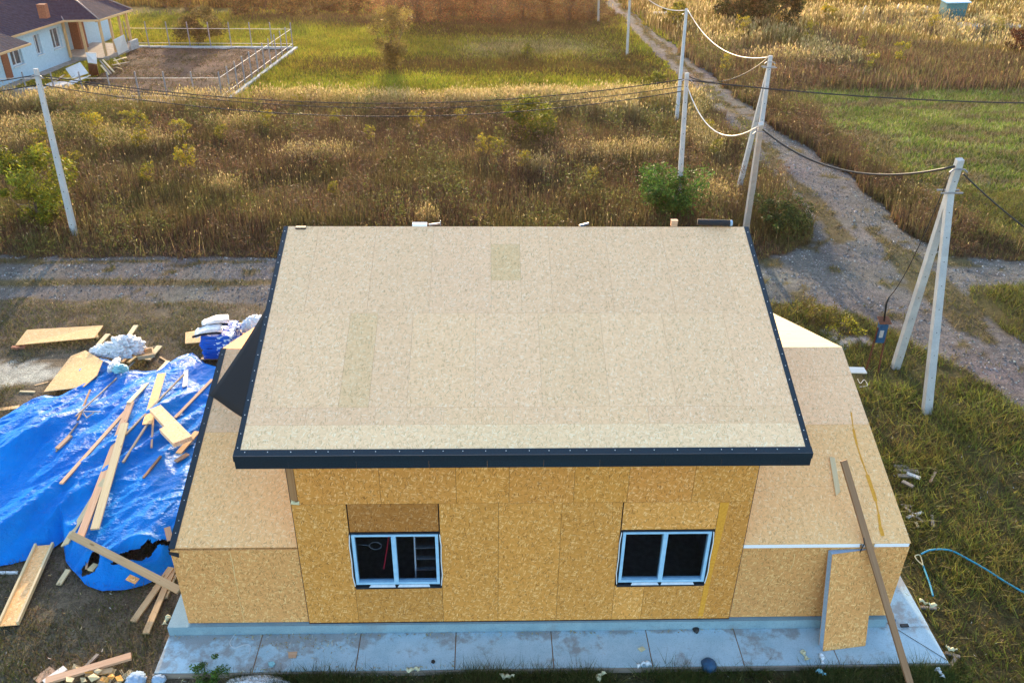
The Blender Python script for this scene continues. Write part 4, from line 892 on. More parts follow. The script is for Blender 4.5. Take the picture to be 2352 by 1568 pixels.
# yard fence
fe = thing('yard_fence', 'unfinished fence of grey posts and thin rails round the dirt yard', 'fence', P(512, 236))
def frow(n, a, b, h, hr=1.5):
    a = Vector(a); b = Vector(b); d = (b-a).normalized()
    for i in range(n):
        p = a.lerp(b, i/(n-1)); m = MB(); m.beam(p-V3((0, 0, .2)), p+V3((0, 0, h)), .07, .07, d); m.build('post', 'steel', fe)
    m = MB(); m.beam(a+V3((0, 0, hr)), b+V3((0, 0, hr)), .022, .022); m.build('rail', 'cable_w', fe); m = MB(); m.beam(a+V3((0, 0, .38)), b+V3((0, 0, .38)), .025, .025); m.build('rail', 'cable_w', fe)
FC = P(512, 234); FB = P(673, 112); FL = P(296, 110); FF = P(-60, 236)
frow(9, FL, FB, 2.0); frow(12, FC, FB, 1.9); frow(10, FF, FC, 1.9)
m = MB(); m.beam(FL+V3((0, 0, .05)), FB+V3((0, 0, .05)), .2, .2); m.build('concrete_strip', 'pole', fe)
m = MB(); m.beam(FC+V3((.3, -.1, .05)), FB+V3((.3, -.1, .05)), .24, .24); m.build('concrete_strip', 'pole', fe)
m = MB(); m.beam(FF+V3((0, 0, .05)), FC+V3((0, 0, .05)), .2, .2); m.build('concrete_strip', 'cement', fe)
# far right cabin
cb = thing('garden_cabin', 'small teal wooden cabin at the top right of the far field', 'cabin', P(2182, 45))
c0 = P(2182, 47); m = MB(); m.box(c0.x-1.0, c0.y-.7, GZ, c0.x+1.0, c0.y+.7, 1.35); m.build('wall', 'teal', cb)
m = MB(); m.prism([(c0.x-1.2, c0.y-.9, 1.38), (c0.x+1.2, c0.y-.9, 1.45), (c0.x+1.2, c0.y+.9, 1.6), (c0.x-1.2, c0.y+.9, 1.5)], .08); m.build('roof', 'frame', cb)
m = MB(); m.box(c0.x-.1, c0.y-.73, GZ, c0.x+.55, c0.y-.701, 1.1); m.build('door', 'teal', cb)
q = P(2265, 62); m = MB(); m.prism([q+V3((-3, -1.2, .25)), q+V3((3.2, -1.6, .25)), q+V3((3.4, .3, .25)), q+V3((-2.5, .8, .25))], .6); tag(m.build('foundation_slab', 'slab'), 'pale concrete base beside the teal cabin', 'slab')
for px, py in ((2146, 30), (2363, 33), (2131, 34)): pass
for px, py in ((1981, 33), (2057, 28), (2121, 34), (2075, 39)):
    q = P(px/1.0 if px > 1500 else px, py); 
    m = MB(); m.beam(q+V3((0, 0, 0)), q+V3((.2, 0, .8)), .35, .2, w2=.15, h2=.08); tag(m.build('white_marker', 'white'), 'small white marker sticking out of the far golden grass', 'marker', 'white markers in the far grass')
q = P(1522, 38); m = MB(); m.box(q.x-.9, q.y-.4, GZ, q.x+.9, q.y+.4, .0); tag(m.build('concrete_block', 'eps'), 'white concrete block beside the far track', 'block')
#TARP_AND_DEBRIS
exec_debris = True
# ================================================================== blue tarp
top_px = [(-420, 1010), (-140, 975), (0, 952), (60, 908), (110, 894), (142, 897), (188, 868), (196, 838), (190, 812), (212, 804), (245, 812), (285, 836), (330, 838), (378, 834), (415, 806), (438, 796), (470, 822), (505, 830), (535, 838)]
bot_px = [(-420, 1420), (-140, 1350), (0, 1296), (60, 1282), (110, 1262), (144, 1240), (150, 1285), (168, 1312), (195, 1340), (235, 1354), (285, 1352), (330, 1340), (372, 1322), (400, 1300), (420, 1290), (440, 1300), (470, 1300)]
def resample(px, n, z):
    pt = [P(*p, z) for p in px]; d = [0]
    for a, b in zip(pt[:-1], pt[1:]): d.append(d[-1]+(b-a).length)
    out = []
    for i in range(n):
        s = d[-1]*i/(n-1); k = max(j for j in range(len(d)) if d[j] <= s+1e-9); k = min(k, len(pt)-2)
        out.append(pt[k].lerp(pt[k+1], (s-d[k])/max(1e-6, d[k+1]-d[k])))
    return out
NS, NT = 420, 330
TP = resample(top_px, NS, -.1); BT = resample(bot_px, NS, -.28)
T = np.array([p[:2] for p in TP]); B = np.array([p[:2] for p in BT]); tt = np.linspace(0, 1, NT)[None, :, None]
XY = T[:, None, :]*(1-tt)+B[:, None, :]*tt
sx = XY[..., 0].ravel(); sy = XY[..., 1].ravel(); tv = np.repeat(np.linspace(0, 1, NT)[None], NS, 0).ravel(); sv = np.repeat(np.linspace(0, 1, NS)[:, None], NT, 1).ravel()
def tarp_base(x, y):
    """the piles under the sheet"""
    h = .30+.30*np.exp(-(((x+5.6)/2.0)**2+((y-7.5)/3.4)**2))+.25*np.exp(-(((x+8.3)/1.7)**2+((y-6.3)/2.0)**2))+.22*np.exp(-(((x+4.0)/1.4)**2+((y-3.6)/1.3)**2))
    for (x0, y0, dx, dy, L, w, hh) in ((-6.6, 5.0, .42, .9, 3.2, .22, .22), (-5.2, 6.0, .5, .86, 3.0, .2, .2), (-8.1, 6.6, .55, .83, 2.8, .25, .2), (-4.0, 7.4, .35, .93, 2.4, .2, .16), (-7.3, 3.4, .6, .8, 2, .22, .14), (-9.2, 5.0, .6, .8, 2.2, .3, .18)):
        u = (x-x0)*dx+(y-y0)*dy; v = -(x-x0)*dy+(y-y0)*dx; h = h+hh*np.exp(-(v/w)**2)*(1/(1+np.exp((np.abs(u)-L)/.25)))
    return h
edge = np.clip(np.minimum(tv, 1-tv)/.10, 0, 1); edge = edge*edge*(3-2*edge); edge2 = np.clip((1-sv)/.05, 0, 1); 
def ridged(x, y, s): return 1-np.abs(2*fbm(x, y, s, 4)-1)*2
u_ = sx*.80+sy*.60; v_ = -sx*.60+sy*.80; q_ = sx*.45+sy*.89; w_ = -sx*.89+sy*.45
folds = .15*ridged(w_*.9+.5*fbm(sx*.6, sy*.6, 3), q_*.28, 101)+.06*ridged(w_*2.4+.5*fbm(sx, sy, 5), q_*.7, 111)+.026*np.maximum(0, ridged(sx*.9+sy*.7, sy*3.2-sx*1.2, 121)-.2)*fbm(sx*.7, sy*.7, 123)*2+.006*ridged(sx*4+sy*2, sy*8-sx*3, 131)
sz = GZ+.02+edge*(tarp_base(sx, sy)*.9)+.8*folds*(.35+.65*edge)
# the torn hole and gathered rim near the lower right lobe
HA = P(322, 1268, 0.0); HB = P(208, 1304, -.2)
for hx_, hy_, hr_ in ((HA.x, HA.y, .30), (HB.x, HB.y, .22)):
    d = np.hypot((sx-hx_)/1.5, sy-hy_); sz = sz+.12*np.exp(-((d-hr_)/.12)**2)-.12*np.exp(-(d/hr_)**2)
ii = np.arange(NS*NT).reshape(NS, NT); F = np.stack([ii[:-1, :-1], ii[1:, :-1], ii[1:, 1:], ii[:-1, 1:]], -1).reshape(-1, 4)
cx = sx[F].mean(1); cy = sy[F].mean(1); nn = fbm(cx*5, cy*5, 7)*.25
hole = (np.hypot((cx-HA.x)*.62-(cy-HA.y)*.45, (cy-HA.y)*1.5-(cx-HA.x)*.7)+nn < .34) | (np.hypot((cx-HB.x), (cy-HB.y)*1.0)+nn < .33)
F = F[~hole]
def tarp_mat():
    m, nt, b = new_mat('blue_tarp'); tc = N(nt, 'ShaderNodeTexCoord'); o = tc.outputs['Object']
    n1 = tex(nt, 'Noise', o, Scale=1.2, Detail=5.0); n2 = tex(nt, 'Noise', o, Scale=9.0, Detail=6.0, Distortion=.8); mp_ = nt.nodes.new('ShaderNodeMapping'); mp_.inputs['Rotation'].default_value = (0, 0, -.5); mp_.inputs['Scale'].default_value = (5, 17, 8); lk(nt, o, mp_.inputs[0])
    n3 = tex(nt, 'Noise', mp_.outputs[0], Scale=1.0, Detail=4.0, Distortion=1.6); n3.noise_type = 'RIDGED_MULTIFRACTAL'
    c = ramp(nt, n1.outputs[0], [(.3, (.001, .135, .50)), (.7, (.003, .21, .64))]); lk(nt, c, b.inputs['Base Color'])
    b.inputs['Roughness'].default_value = .42; b.inputs['Specular IOR Level'].default_value = .11
    bump(nt, math_(nt, 'ADD', n2.outputs[0], math_(nt, 'MULTIPLY', n3.outputs[0], .55)), b, .6, .05); return m
Vt = np.stack([sx, sy, sz], 1)
tp = raw('blue_tarp', Vt, F, tarp_mat(), smooth=True, loc=(-6.5, 5, GZ)); tag(tp, 'large crumpled blue tarpaulin spread over piled timber left of the house', 'tarpaulin')
from mathutils.kdtree import KDTree
kd = KDTree(len(Vt)//5+1)
for i_ in range(0, len(Vt), 5): kd.insert((Vt[i_, 0], Vt[i_, 1], 0), i_)
kd.balance()
def hz(x, y):
    c_, i_, d_ = kd.find((x, y, 0)); return max(Vt[i_, 2] if d_ < .12 else GZ, GZ)
# ================================================================== boards and offcuts
def ground_at(px, py):
    """surface under that picture point: tarp or ground"""
    z = GZ
    for _ in range(8):
        q = P(px, py, z); z = z*.4+.6*hz(q.x, q.y)
    return P(px, py, z)
def board(a, b, w, th, mat, label, name='wooden_board', lift=0.0, point=0, group=None, cat='board', za=None, zb=None, tintc=(1, 1, 1), roll=0):
    A = ground_at(*a) if za is None else P(*a, za); Bq = ground_at(*b) if zb is None else P(*b, zb)
    if za is None and zb is None:     # rest on the highest bumps below
        up = 0
        for k in range(1, 12):
            q = A.lerp(Bq, k/12); up = max(up, hz(q.x, q.y)-q.z)
        up *= .7
    else: up = 0
    off = V3((0, 0, th/2+.01+lift+up)); m = MB(); m.beam(A+off, Bq+off, w, th, (0, roll, 1), tintc, point=point)
    return tag(m.build(name, mat), label, cat, group)
board((389, 843), (300, 940), .12, .045, 'timber_pale', 'long pale batten on the tarp pointing to the upper right')
board((292, 950), (143, 1118), .10, .04, 'timber_pink', 'thin pinkish batten running down left across the tarp', )
board((374, 868), (340, 985), .24, .02, 'osb_wing', 'narrow strand board strip beside the long pale batten', cat='strip')
board((290, 985), (222, 1228), .19, .05, 'timber_pale', 'widest pale yellow plank lying down the middle of the tarp', lift=.06)
board((304, 936), (188, 1250), .18, .05, 'timber_pink', 'pinkish plank beneath the widest pale yellow plank')
board((245, 1110), (155, 1258), .13, .04, 'timber_pale', 'short yellow plank at the left side of the plank bundle', point=.1)
board((424, 870), (290, 1010), .05, .04, 'timber_grey', 'thin grey stick right of the strand board strip')
board((345, 975), (285, 1070), .06, .04, 'timber_grey', 'thin grey stick beside the top of the plank bundle')
board((488, 874), (403, 962), .09, .03, 'timber_pink', 'thin pinkish batten nearest the black roof edge')
board((354, 968), (350, 1036), .05, .03, 'timber_pink', 'short thin stick below the strand board offcuts')
board((428, 851), (425, 888), .13, .03, 'timber_white', 'small pale board piece on the upper right of the tarp', point=.06)
board((163, 1003), (132, 1033), .12, .05, 'timber_pink', 'small timber block on the left part of the tarp')
board((313, 848), (180, 975), .035, .03, 'timber_grey', 'long thin dark stick lying across the upper tarp')
board((180, 975), (130, 1040), .035, .03, 'timber_grey', 'thin dark stick ending at the small timber block')
board((210, 905), (182, 975), .05, .03, 'timber_brown', 'short brown stick on the upper left of the tarp')
board((455, 1000), (412, 1050), .16, .04, 'timber', 'short orange plank end beside the black roof edge', lift=.1)
board((432, 1045), (404, 1062), .12, .04, 'timber_pink', 'small pink plank end beside the black roof edge')
board((370, 1050), (330, 1100), .06, .04, 'timber_brown', 'dark broken stick right of the plank bundle')
board((170, 1250), (418, 1378), .17, .06, 'timber', 'long beam slanting from the tarp down to the left wing wall', lift=.10, roll=-.4)
board((394, 1306), (307, 1430), .15, .05, 'timber', 'left one of two planks lying under the end of the slanting beam')
board((400, 1312), (337, 1460), .14, .05, 'timber', 'right one of two planks lying under the end of the slanting beam', lift=.05)
board((404, 1322), (380, 1375), .10, .05, 'timber_pale', 'short plank behind the two planks by the wing corner')
board((385, 1215), (392, 1245), .14, .03, 'timber_pink', 'small pinkish plank end at the tarp edge by the house')
board((203, 1285), (199, 1308), .05, .04, 'timber_pink', 'small pinkish stick inside the torn hole of the tarp lobe', za=-.2, zb=-.25)
board((208, 1312), (222, 1298), .15, .05, 'timber_pale', 'small square board piece inside the torn hole of the tarp lobe', za=-.2, zb=-.2)
board((294, 1326), (316, 1336), .16, .02, 'osb_side', 'small strand board scrap on the rim of the tarp lobe', za=.02, zb=-.05)
board((158, 1310), (135, 1345), .12, .04, 'timber_pale', 'short pale board on the bare ground left of the tarp lobe')
board((110, 1576), (305, 1518), .16, .06, 'timber_pink', 'long weathered plank on top of the offcut heap at the bottom left', lift=.12)
board((227, 1508), (188, 1548), .07, .05, 'timber_grey', 'thin grey stick behind the long plank of the bottom left heap', lift=.04)
board((122, 1537), (84, 1566), .20, .03, 'timber_pink', 'pinkish short board at the left of the bottom left heap')
board((153, 1540), (105, 1574), .15, .10, 'timber_white', 'white topped board next to the pinkish one in the bottom left heap')
board((262, 1538), (245, 1574), .12, .03, 'timber_pale', 'yellow short board at the right of the bottom left heap')
board((303, 1541), (266, 1574), .11, .03, 'timber_pale', 'yellow batten at the far right of the bottom left heap')
board((278, 1540), (284, 1552), .05, .03, 'timber_pale', 'tiny pale stick in the bottom left heap')
board((315, 758), (296, 786), .16, .04, 'timber_pale', 'pale board end poking out behind the white plastic heap', lift=.15)
board((250, 775), (228, 800), .16, .04, 'timber_pale', 'pale board end left of the white plastic heap', lift=.1)
board((312, 806), (370, 796), .05, .04, 'timber_grey', 'long grey batten behind the timber frames above the tarp')
board((368, 800), (340, 832), .19, .04, 'timber_pale', 'broad pale plank sticking out above the tarp', lift=.06)
board((300, 815), (282, 836), .10, .07, 'timber', 'timber block right under the white plastic heap')
board((313, 822), (295, 836), .10, .06, 'timber_pale', 'pale timber block beside the timber frame')
board((368, 822), (384, 832), .06, .04, 'timber', 'small stick at the upper edge of the tarp')
board((47, 902), (82, 903), .07, .06, 'timber_pale', 'small batten on the ground left of the large strand board')
board((80, 887), (112, 879), .06, .03, 'timber', 'thin stick on the pale sand patch')
board((0, 942), (44, 936), .16, .03, 'osb_wing', 'strand board scrap at the left edge beside the tarp')
board((0, 1317), (42, 1317), .05, .05, 'white', 'thin white batten at the left edge below the tarp')
# timber box frame above the tarp
bx = thing('timber_frame', 'open orange timber box frame lying above the tarp', 'frame', P(330, 818))
for a, b in (((313, 811), (350, 801)), ((316, 822), (354, 816)), ((350, 801), (354, 816))):
    m = MB(); m.beam(P(*a, 0), P(*b, 0), .05, .12); m.build('side', 'timber', bx)
m = MB(); m.prism([P(314, 813, -.04), P(349, 804, -.04), P(353, 816, -.04), P(318, 822, -.04)], .02); m.build('bottom', 'osb_wing', bx)
# channel shaped board at the left
ct = thing('board_channel', 'long strand board strip with battens along both edges at the left', 'board', P(60, 1340))
A = P(103, 1252, -.2); Bq = P(20, 1436, -.3); d = (Bq-A).normalized(); sd = V3((d.y, -d.x, 0)).normalized()
m = MB(); m.beam(A, Bq, .34, .02); m.build('strip', 'osb_wing', ct)
for s in (-1, 1):
    m = MB(); m.beam(A+sd*s*.19+V3((0, 0, .04)), Bq+sd*s*.19+V3((0, 0, .04)), .05, .10); m.build('batten', 'timber_pale', ct)
def sheet(px, z, th, mat, label, name='strand_board', cat='board', parent=None):
    zs = z if isinstance(z, (list, tuple)) else [z]*len(px); m = MB(); m.prism([P(*p, zz) for p, zz in zip(px, zs)], th); return tag(m.build(name, mat, parent), label, cat)
sheet([(62, 757), (237, 747), (217, 775), (35, 792)], [-.1, -.1, -.14, -.2], .025, 'osb_wing', 'long strand board sheet lying on the grass at the far left')
board((222, 765), (224, 780), .09, .08, 'timber_pale', 'timber block under the corner of the long strand board sheet')
sheet([(196, 804), (236, 828), (222, 862), (192, 888), (100, 899), (130, 860), (163, 817)], [.12, .25, .25, .15, -.2, -.1, .05], .02, 'osb_wing', 'large irregular strand board sheet tucked under the tarp edge')
sheet([(426, 763), (588, 734), (640, 740), (600, 775), (425, 788)], [-.1, -.05, -.05, -.1, -.15], .03, 'osb_wing', 'strand board sheet lying behind the stack of shingle packs')
sheet([(343, 940), (369, 929), (441, 1001), (398, 1018), (366, 985), (378, 978)], [hz(P(343, 940, .3).x, P(343, 940, .3).y)+.30]*6, .13, 'osb_roof', 'pale notched insulation panel offcut on the tarp', 'panel_offcut')
sheet([(365, 983), (380, 978), (444, 1012), (400, 1028)], .22, .12, 'blue_foam', 'grey foam offcut beneath the notched panel on the tarp', 'foam_offcut')
board((200, 1556), (262, 1548), .12, .03, 'timber', 'orange plank lying across the strand board offcuts in the bottom left heap', lift=.1)
board((245, 1560), (232, 1575), .16, .03, 'timber', 'broad orange plank end at the bottom edge in the bottom left heap', lift=.06)
for i, (px, py) in enumerate(((175, 1530), (205, 1535), (215, 1555), (240, 1560), (190, 1560), (255, 1552), (160, 1558), (275, 1556), (225, 1540))):
    w = random.uniform(9, 17); q = [(px+w*math.cos(a+i), py+w*.7*math.sin(a+i)) for a in (0, 1.3, 2.7, 4.2)]; zz = -.28+.03*(i % 4)
    sheet(q, [zz+random.uniform(0, .12) for _ in q], .02, 'osb_wall' if i % 2 else 'timber_pale', None, 'board_offcut'); o = bpy.context.scene.collection.objects[-1]
    tag(o, 'angular strand board offcut in the bottom left heap', 'offcut', 'offcuts in the bottom left heap')
# bricks
for i, (px, py) in enumerate(((36, 801), (47, 798), (52, 800))):
    q = P(px, py); m = MB(); m.box(q.x-.11, q.y-.06, GZ-.02, q.x+.11, q.y+.06, GZ+.09, (1.6, 1.9, 2.2)); tag(m.build('brick', 'brick'), 'pale brick lying by the corner of the long strand board sheet', 'brick', 'bricks by the strand board sheet')
# grey metal bracket on tarp
zq = .5; m = MB()
for a, b in (((188, 945), (232, 945)), ((190, 946), (199, 960)), ((199, 960), (216, 947))): m.tube([P(*a, zq), P(*b, zq)], .018, 5)
tag(m.build('metal_bracket', 'steel'), 'small triangular grey metal bracket on the tarp', 'bracket')
# crumpled plastic: displaced blobs
def blob(name, c, r, mat, label, cat, seed=0, rough=.35, parent=None, group=None, sub=5, freq=3.2):
    import bmesh
    bm = bmesh.new(); bmesh.ops.create_icosphere(bm, subdivisions=sub, radius=1)
    for v in bm.verts:
        p = v.co*freq+V3((seed*7.1, seed*3.3, 0)); n = 1-abs(mnoise.noise(p))*1.6+.4*(1-abs(mnoise.noise(p*2.6))*2)+.2*mnoise.noise(p*6)
        v.co = V3((v.co.x*r[0], v.co.y*r[1], v.co.z*r[2]))*(1-rough+rough*n)
        v.co.z = max(v.co.z, -r[2]*.25)
    me = bpy.data.meshes.new(name); bm.to_mesh(me); bm.free(); at_ = me.attributes.new('tint', 'FLOAT_COLOR', 'POINT'); at_.data.foreach_set('color', np.ones(len(me.vertices)*4, dtype=np.float32)); me.uv_layers.new(name='UVMap')
    me.materials.append(M[mat]); me.polygons.foreach_set('use_smooth', np.ones(len(me.polygons), dtype=bool)); o = bpy.data.objects.new(name, me); COL.objects.link(o)
    if parent: o.parent = parent; o.location = V3(c)-parent_loc(parent)
    else: o.location = c; tag(o, label, cat, group)
    return o
m_, nt_, b_ = new_mat('crumpled_film'); b_.inputs['Base Color'].default_value = (.90, .91, .92, 1); b_.inputs['Roughness'].default_value = .28
tc_ = N(nt_, 'ShaderNodeTexCoord'); n_ = tex(nt_, 'Noise', tc_.outputs['Object'], Scale=9.0, Detail=6.0, Distortion=2.0); bump(nt_, n_.outputs[0], b_, 1.0, .08); M['film'] = m_
wp = thing('white_plastic_heap', 'heap of crumpled white plastic film on the upper edge of the tarp', 'plastic film', P(275, 805))
blob('film', P(285, 800, .12), (.62, .5, .38), 'film', None, None, 1, .5, wp); blob('film', P(248, 806, .10), (.55, .32, .2), 'film', None, None, 2, .5, wp); blob('film', P(262, 838, .30), (.13, .40, .10), 'film', None, None, 3, .4, wp)
m_, nt_, b_ = new_mat('aqua_film'); b_.inputs['Base Color'].default_value = (.25, .55, .62, 1); b_.inputs['Roughness'].default_value = .3; M['aqua'] = m_
blob('film_scrap', P(277, 848, .32), (.22, .2, .13), 'aqua', 'crumpled pale turquoise film lying at the tail of the white plastic heap', 'plastic film', 5, .6)
blob('insulation_bag', P(590, 752, .15), (.5, .4, .42), 'film', 'round white insulation bag half hidden behind the main roof edge', 'bag', 8, .25)
blob('film_scrap', P(590, 1574, -.33), (.65, .25, .10), 'film', 'white plastic film lump at the bottom edge before the slab', 'plastic film', 9, .3)
blob('foam_lump', P(312, 1562, -.30), (.20, .20, .12), 'blue_foam', 'blue foam lump right of the bottom left heap', 'foam', 10, .3, sub=4)
blob('foam_lump', P(365, 1560, -.30), (.14, .10, .10), 'blue_foam', 'small blue foam lump before the slab corner', 'foam', 11, .3, sub=4)
blob('blue_can', P(1627, 1528, -.30), (.17, .17, .15), 'blue_box', 'dark blue round can in the grass before the slab', 'can', 12, .1, sub=4)
# shingle packs stack
def pack_mat():
    m, nt, b = new_mat('shingle_wrap'); tc = N(nt, 'ShaderNodeTexCoord'); o = tc.outputs['Object']
    n = tex(nt, 'Noise', o, Scale=3.6, Detail=2.0, Distortion=.8); c = ramp(nt, n.outputs[0], [(.56, (.008, .09, .46)), (.60, (.62, .72, .80))]); lk(nt, tint(nt, c), b.inputs['Base Color']); b.inputs['Roughness'].default_value = .3
    n2 = tex(nt, 'Noise', o, Scale=14.0, Detail=4.0); bump(nt, n2.outputs[0], b, .7, .03); return m
M['pack'] = pack_mat()
import bmesh as _bm
def pack_mesh(seed, bend=0.0):
    bm = _bm.new(); _bm.ops.create_cube(bm, size=1); _bm.ops.scale(bm, vec=(1.0, .34, .085), verts=bm.verts)
    _bm.ops.subdivide_edges(bm, edges=bm.edges, cuts=7, use_grid_fill=True)
    for v in bm.verts:
        n = mnoise.noise(v.co*5+V3((seed*4.7, 0, 0))); v.co.z += n*.03-bend*(v.co.x**2)*.9; v.co.y += n*.02; v.co.x += mnoise.noise(v.co*4+V3((0, seed*2.2, 0)))*.03
    me = bpy.data.meshes.new('shingle_pack'); bm.to_mesh(me); bm.free(); a = me.attributes.new('tint', 'FLOAT_COLOR', 'POINT'); a.data.foreach_set('color', np.ones(len(me.vertices)*4, dtype=np.float32)); me.polygons.foreach_set('use_smooth', np.ones(len(me.polygons), dtype=bool)); return me
packs = [pack_mesh(i) for i in range(5)]
for me in packs: me.materials.append(M['pack'])
c0 = P(496, 835, GZ); ca = .12; c0 = P(470, 832)+V3((.50, .50, 0))
pal = thing('wooden_pallet', 'wooden pallet carrying the stack of shingle packs', 'pallet', c0)
for k in range(5):
    m = MB(); m.box(c0.x-.6, c0.y-.52+k*.24, GZ+.11, c0.x+.6, c0.y-.42+k*.24, GZ+.135); m.build('deck_slat', 'timber', pal)
for k in range(3):
    m = MB(); m.box(c0.x-.6+k*.52, c0.y-.5, GZ+.01, c0.x-.48+k*.52, c0.y+.52, GZ+.109); m.build('bearer', 'timber_brown', pal)
names = 'packs of roof shingles in blue and white film stacked on the pallet'
random.seed(5)
for lay in range(9):
    for k in range(3):
        o = bpy.data.objects.new('shingle_pack', packs[(lay+k*2) % 5]); COL.objects.link(o)
        o.location = (c0.x+random.uniform(-.04, .04), c0.y-.36+k*.36+random.uniform(-.015, .015), GZ+.185+lay*.092); o.rotation_euler = (0, 0, random.uniform(-.05, .05)+(PI if lay % 2 else 0))
        tag(o, 'blue and white film wrapped shingle pack in the stack on the pallet', 'shingle pack', names)
dk = [pack_mesh(20+i, .35) for i in range(2)]
for i in range(2):
    dk[i].materials.append(M['film']); o = bpy.data.objects.new('bent_shingle_pack', dk[i]); COL.objects.link(o); o.location = (c0.x-.28+.12*i, c0.y-.25+.42*i, GZ+1.11+.10*i); o.rotation_euler = (0, -.12, .30); o.scale = (.85, 1.15, 1.1)
    tag(o, ['lower white wrapped bent shingle pack sliding off the top of the stack', 'topmost white wrapped bent shingle pack on the stack'][i], 'shingle pack')
    m = MB(); zz = GZ+1.04+.10*i
    pts_ = [V3((c0.x-.28+.12*i+t, c0.y-.25+.42*i-.20+t*.30, zz-.30*t*t)) for t in np.linspace(-.42, .42, 9)]
    for a, b in zip(pts_[:-1], pts_[1:]): m.beam(a, b, .03, .07)
    tag(m.build('loose_shingles', 'felt'), ['dark shingle edge sagging from the lower bent pack', 'dark shingle edge sagging from the topmost bent pack'][i], 'shingles')
# ================================================================== right side things
# long brown beam leaning over the eave of the right wing
E1 = PY(1996, 1240, -.05); E1.z = 2.135; gb = P(2100, 1602); dirb = (E1-gb).normalized(); topb = E1+dirb*1.0
dd = ray(1940, 1055); best = min((((CP+dd*t)-np.array(gb+dirb*s)) @ ((CP+dd*t)-np.array(gb+dirb*s)), s) for t in np.linspace(10, 22, 60) for s in np.linspace(2.5, 6.5, 80)); topb = gb+dirb*best[1]
m = MB(); m.beam(gb, topb, .14, .045, (0, -.4, 1)); tag(m.build('wooden_beam', 'timber_brown'), 'long brown plank leaning over the eave of the right wing roof', 'plank')
A = PR(1911, 1050, off=.02); Bq = PR(1924, 1128, off=.02); m = MB(); m.beam(A, Bq, .11, .025, tuple(wn), point=.12); tag(m.build('wooden_board', 'timber_pale'), 'short pale pointed board lying on the right wing roof', 'board')
# leaning insulated panel
lp = thing('insulated_panel', 'strand board insulated panel leaning on the right wing wall', 'panel', (10.6, -.5, -.25))
bl = P(1890, 1495, -.245); br = P(1988, 1482, -.245); tl = PY(1912, 1273, -.20); tr = PY(1993, 1268, -.16); w = br-bl; upv = ((tl+tr)/2-(bl+br)/2); 
nn_ = w.cross(upv).normalized(); nn_ = nn_ if nn_.y < 0 else -nn_; tr = br+(tl-bl)+V3((0, .02, 0)); back = -nn_
m = MB(); m.prism([bl, br, tr, tl], .012, down=back); m.build('face_board', 'osb_side', lp)
m = MB(); o_ = back*.0125; m.prism([bl+o_, br+o_, tr+o_, tl+o_], .15, down=back); m.build('foam_core', 'blue_foam', lp)
m = MB(); o_ = back*.163; m.prism([bl+o_, br+o_, tr+o_, tl+o_], .012, down=back); m.build('rear_board', 'osb_wall', lp)
# black strap
pp = [PY(2013-1568+1568, 1230, -.06)]; m = MB(); s0 = PY(1984, 1235, -.05); m.tube([s0, s0+V3((.03, -.03, -.12)), s0+V3((-.01, -.05, -.25)), s0+V3((-.03, -.06, -.36))], .012, 5); tag(m.build('strap', 'black', smooth=True), 'short black strap hanging from the right wing eave above the leaning panel', 'strap')
# hose
def curve_px(px, z=GZ+.06, n=10):
    q = [P(*p, z) for p in px]; out = []
    for i in range(len(q)-1):
        p0 = q[max(i-1, 0)]; p1 = q[i]; p2 = q[i+1]; p3 = q[min(i+2, len(q)-1)]
        for k in range(n):
            t = k/n; out.append(.5*((2*p1)+(-p0+p2)*t+(2*p0-5*p1+4*p2-p3)*t*t+(-p0+3*p1-3*p2+p3)*t*t*t))
    return out+[q[-1]]
m = MB(); m.tube(curve_px([(2115, 1272), (2135, 1263), (2165, 1261), (2190, 1266), (2230, 1287), (2268, 1309), (2310, 1336), (2352, 1360), (2420, 1395)], GZ+.15), .022, 7); tag(m.build('hose', 'hose', smooth=True), 'long blue hose arching over the grass at the right', 'hose')
m = MB(); m.tube(curve_px([(2120, 1298), (2130, 1325), (2137, 1345), (2143, 1368)], GZ+.12), .022, 7); tag(m.build('hose', 'hose', smooth=True), 'short blue hose piece beside the house corner', 'hose')
m = MB(); m.tube(curve_px([(2120, 1298), (2106, 1285), (2102, 1276), (2112, 1274), (2117, 1285), (2120, 1298)], GZ+.15), .014, 6); tag(m.build('rope_loop', 'foam_pale', smooth=True), 'pale rope loop tied to the short blue hose piece', 'rope')
m = MB(); m.tube(curve_px([(540, 1455), (528, 1475), (538, 1487), (560, 1480), (575, 1482), (573, 1500)], -.245), .006, 5); tag(m.build('wire', 'white', smooth=True), 'thin white wire curled on the slab at the left', 'wire')
m = MB(); m.tube(curve_px([(1970, 870), (1976, 880), (1985, 872), (1992, 885), (1975, 888)], GZ+.1), .008, 5); tag(m.build('wire', 'white', smooth=True), 'thin pale wire tangled at the foot of the meter stand', 'wire')
sheet([(1950, 842), (1984, 843), (1992, 856), (1950, 855)], [0, 0, -.05, -.05], .04, 'timber_white', 'grey white board end between the right wing and the meter stand')
RGL = 'weathered grey boards in the pile beside the right wing'
for i, (a, b, mt) in enumerate((((2052, 1072), (2085, 1074), 'timber_grey'), ((2058, 1082), (2108, 1086), 'timber_grey'), ((2060, 1096), (2102, 1098), 'timber_grey'), ((2080, 1092), (2112, 1104), 'timber_white'), ((2070, 1112), (2095, 1125), 'timber_grey'))):
    board(a, b, .12, .04, mt, 'weathered grey board in the flat pile beside the right wing roof edge', 'weathered_board', group=RGL, lift=.02*i)
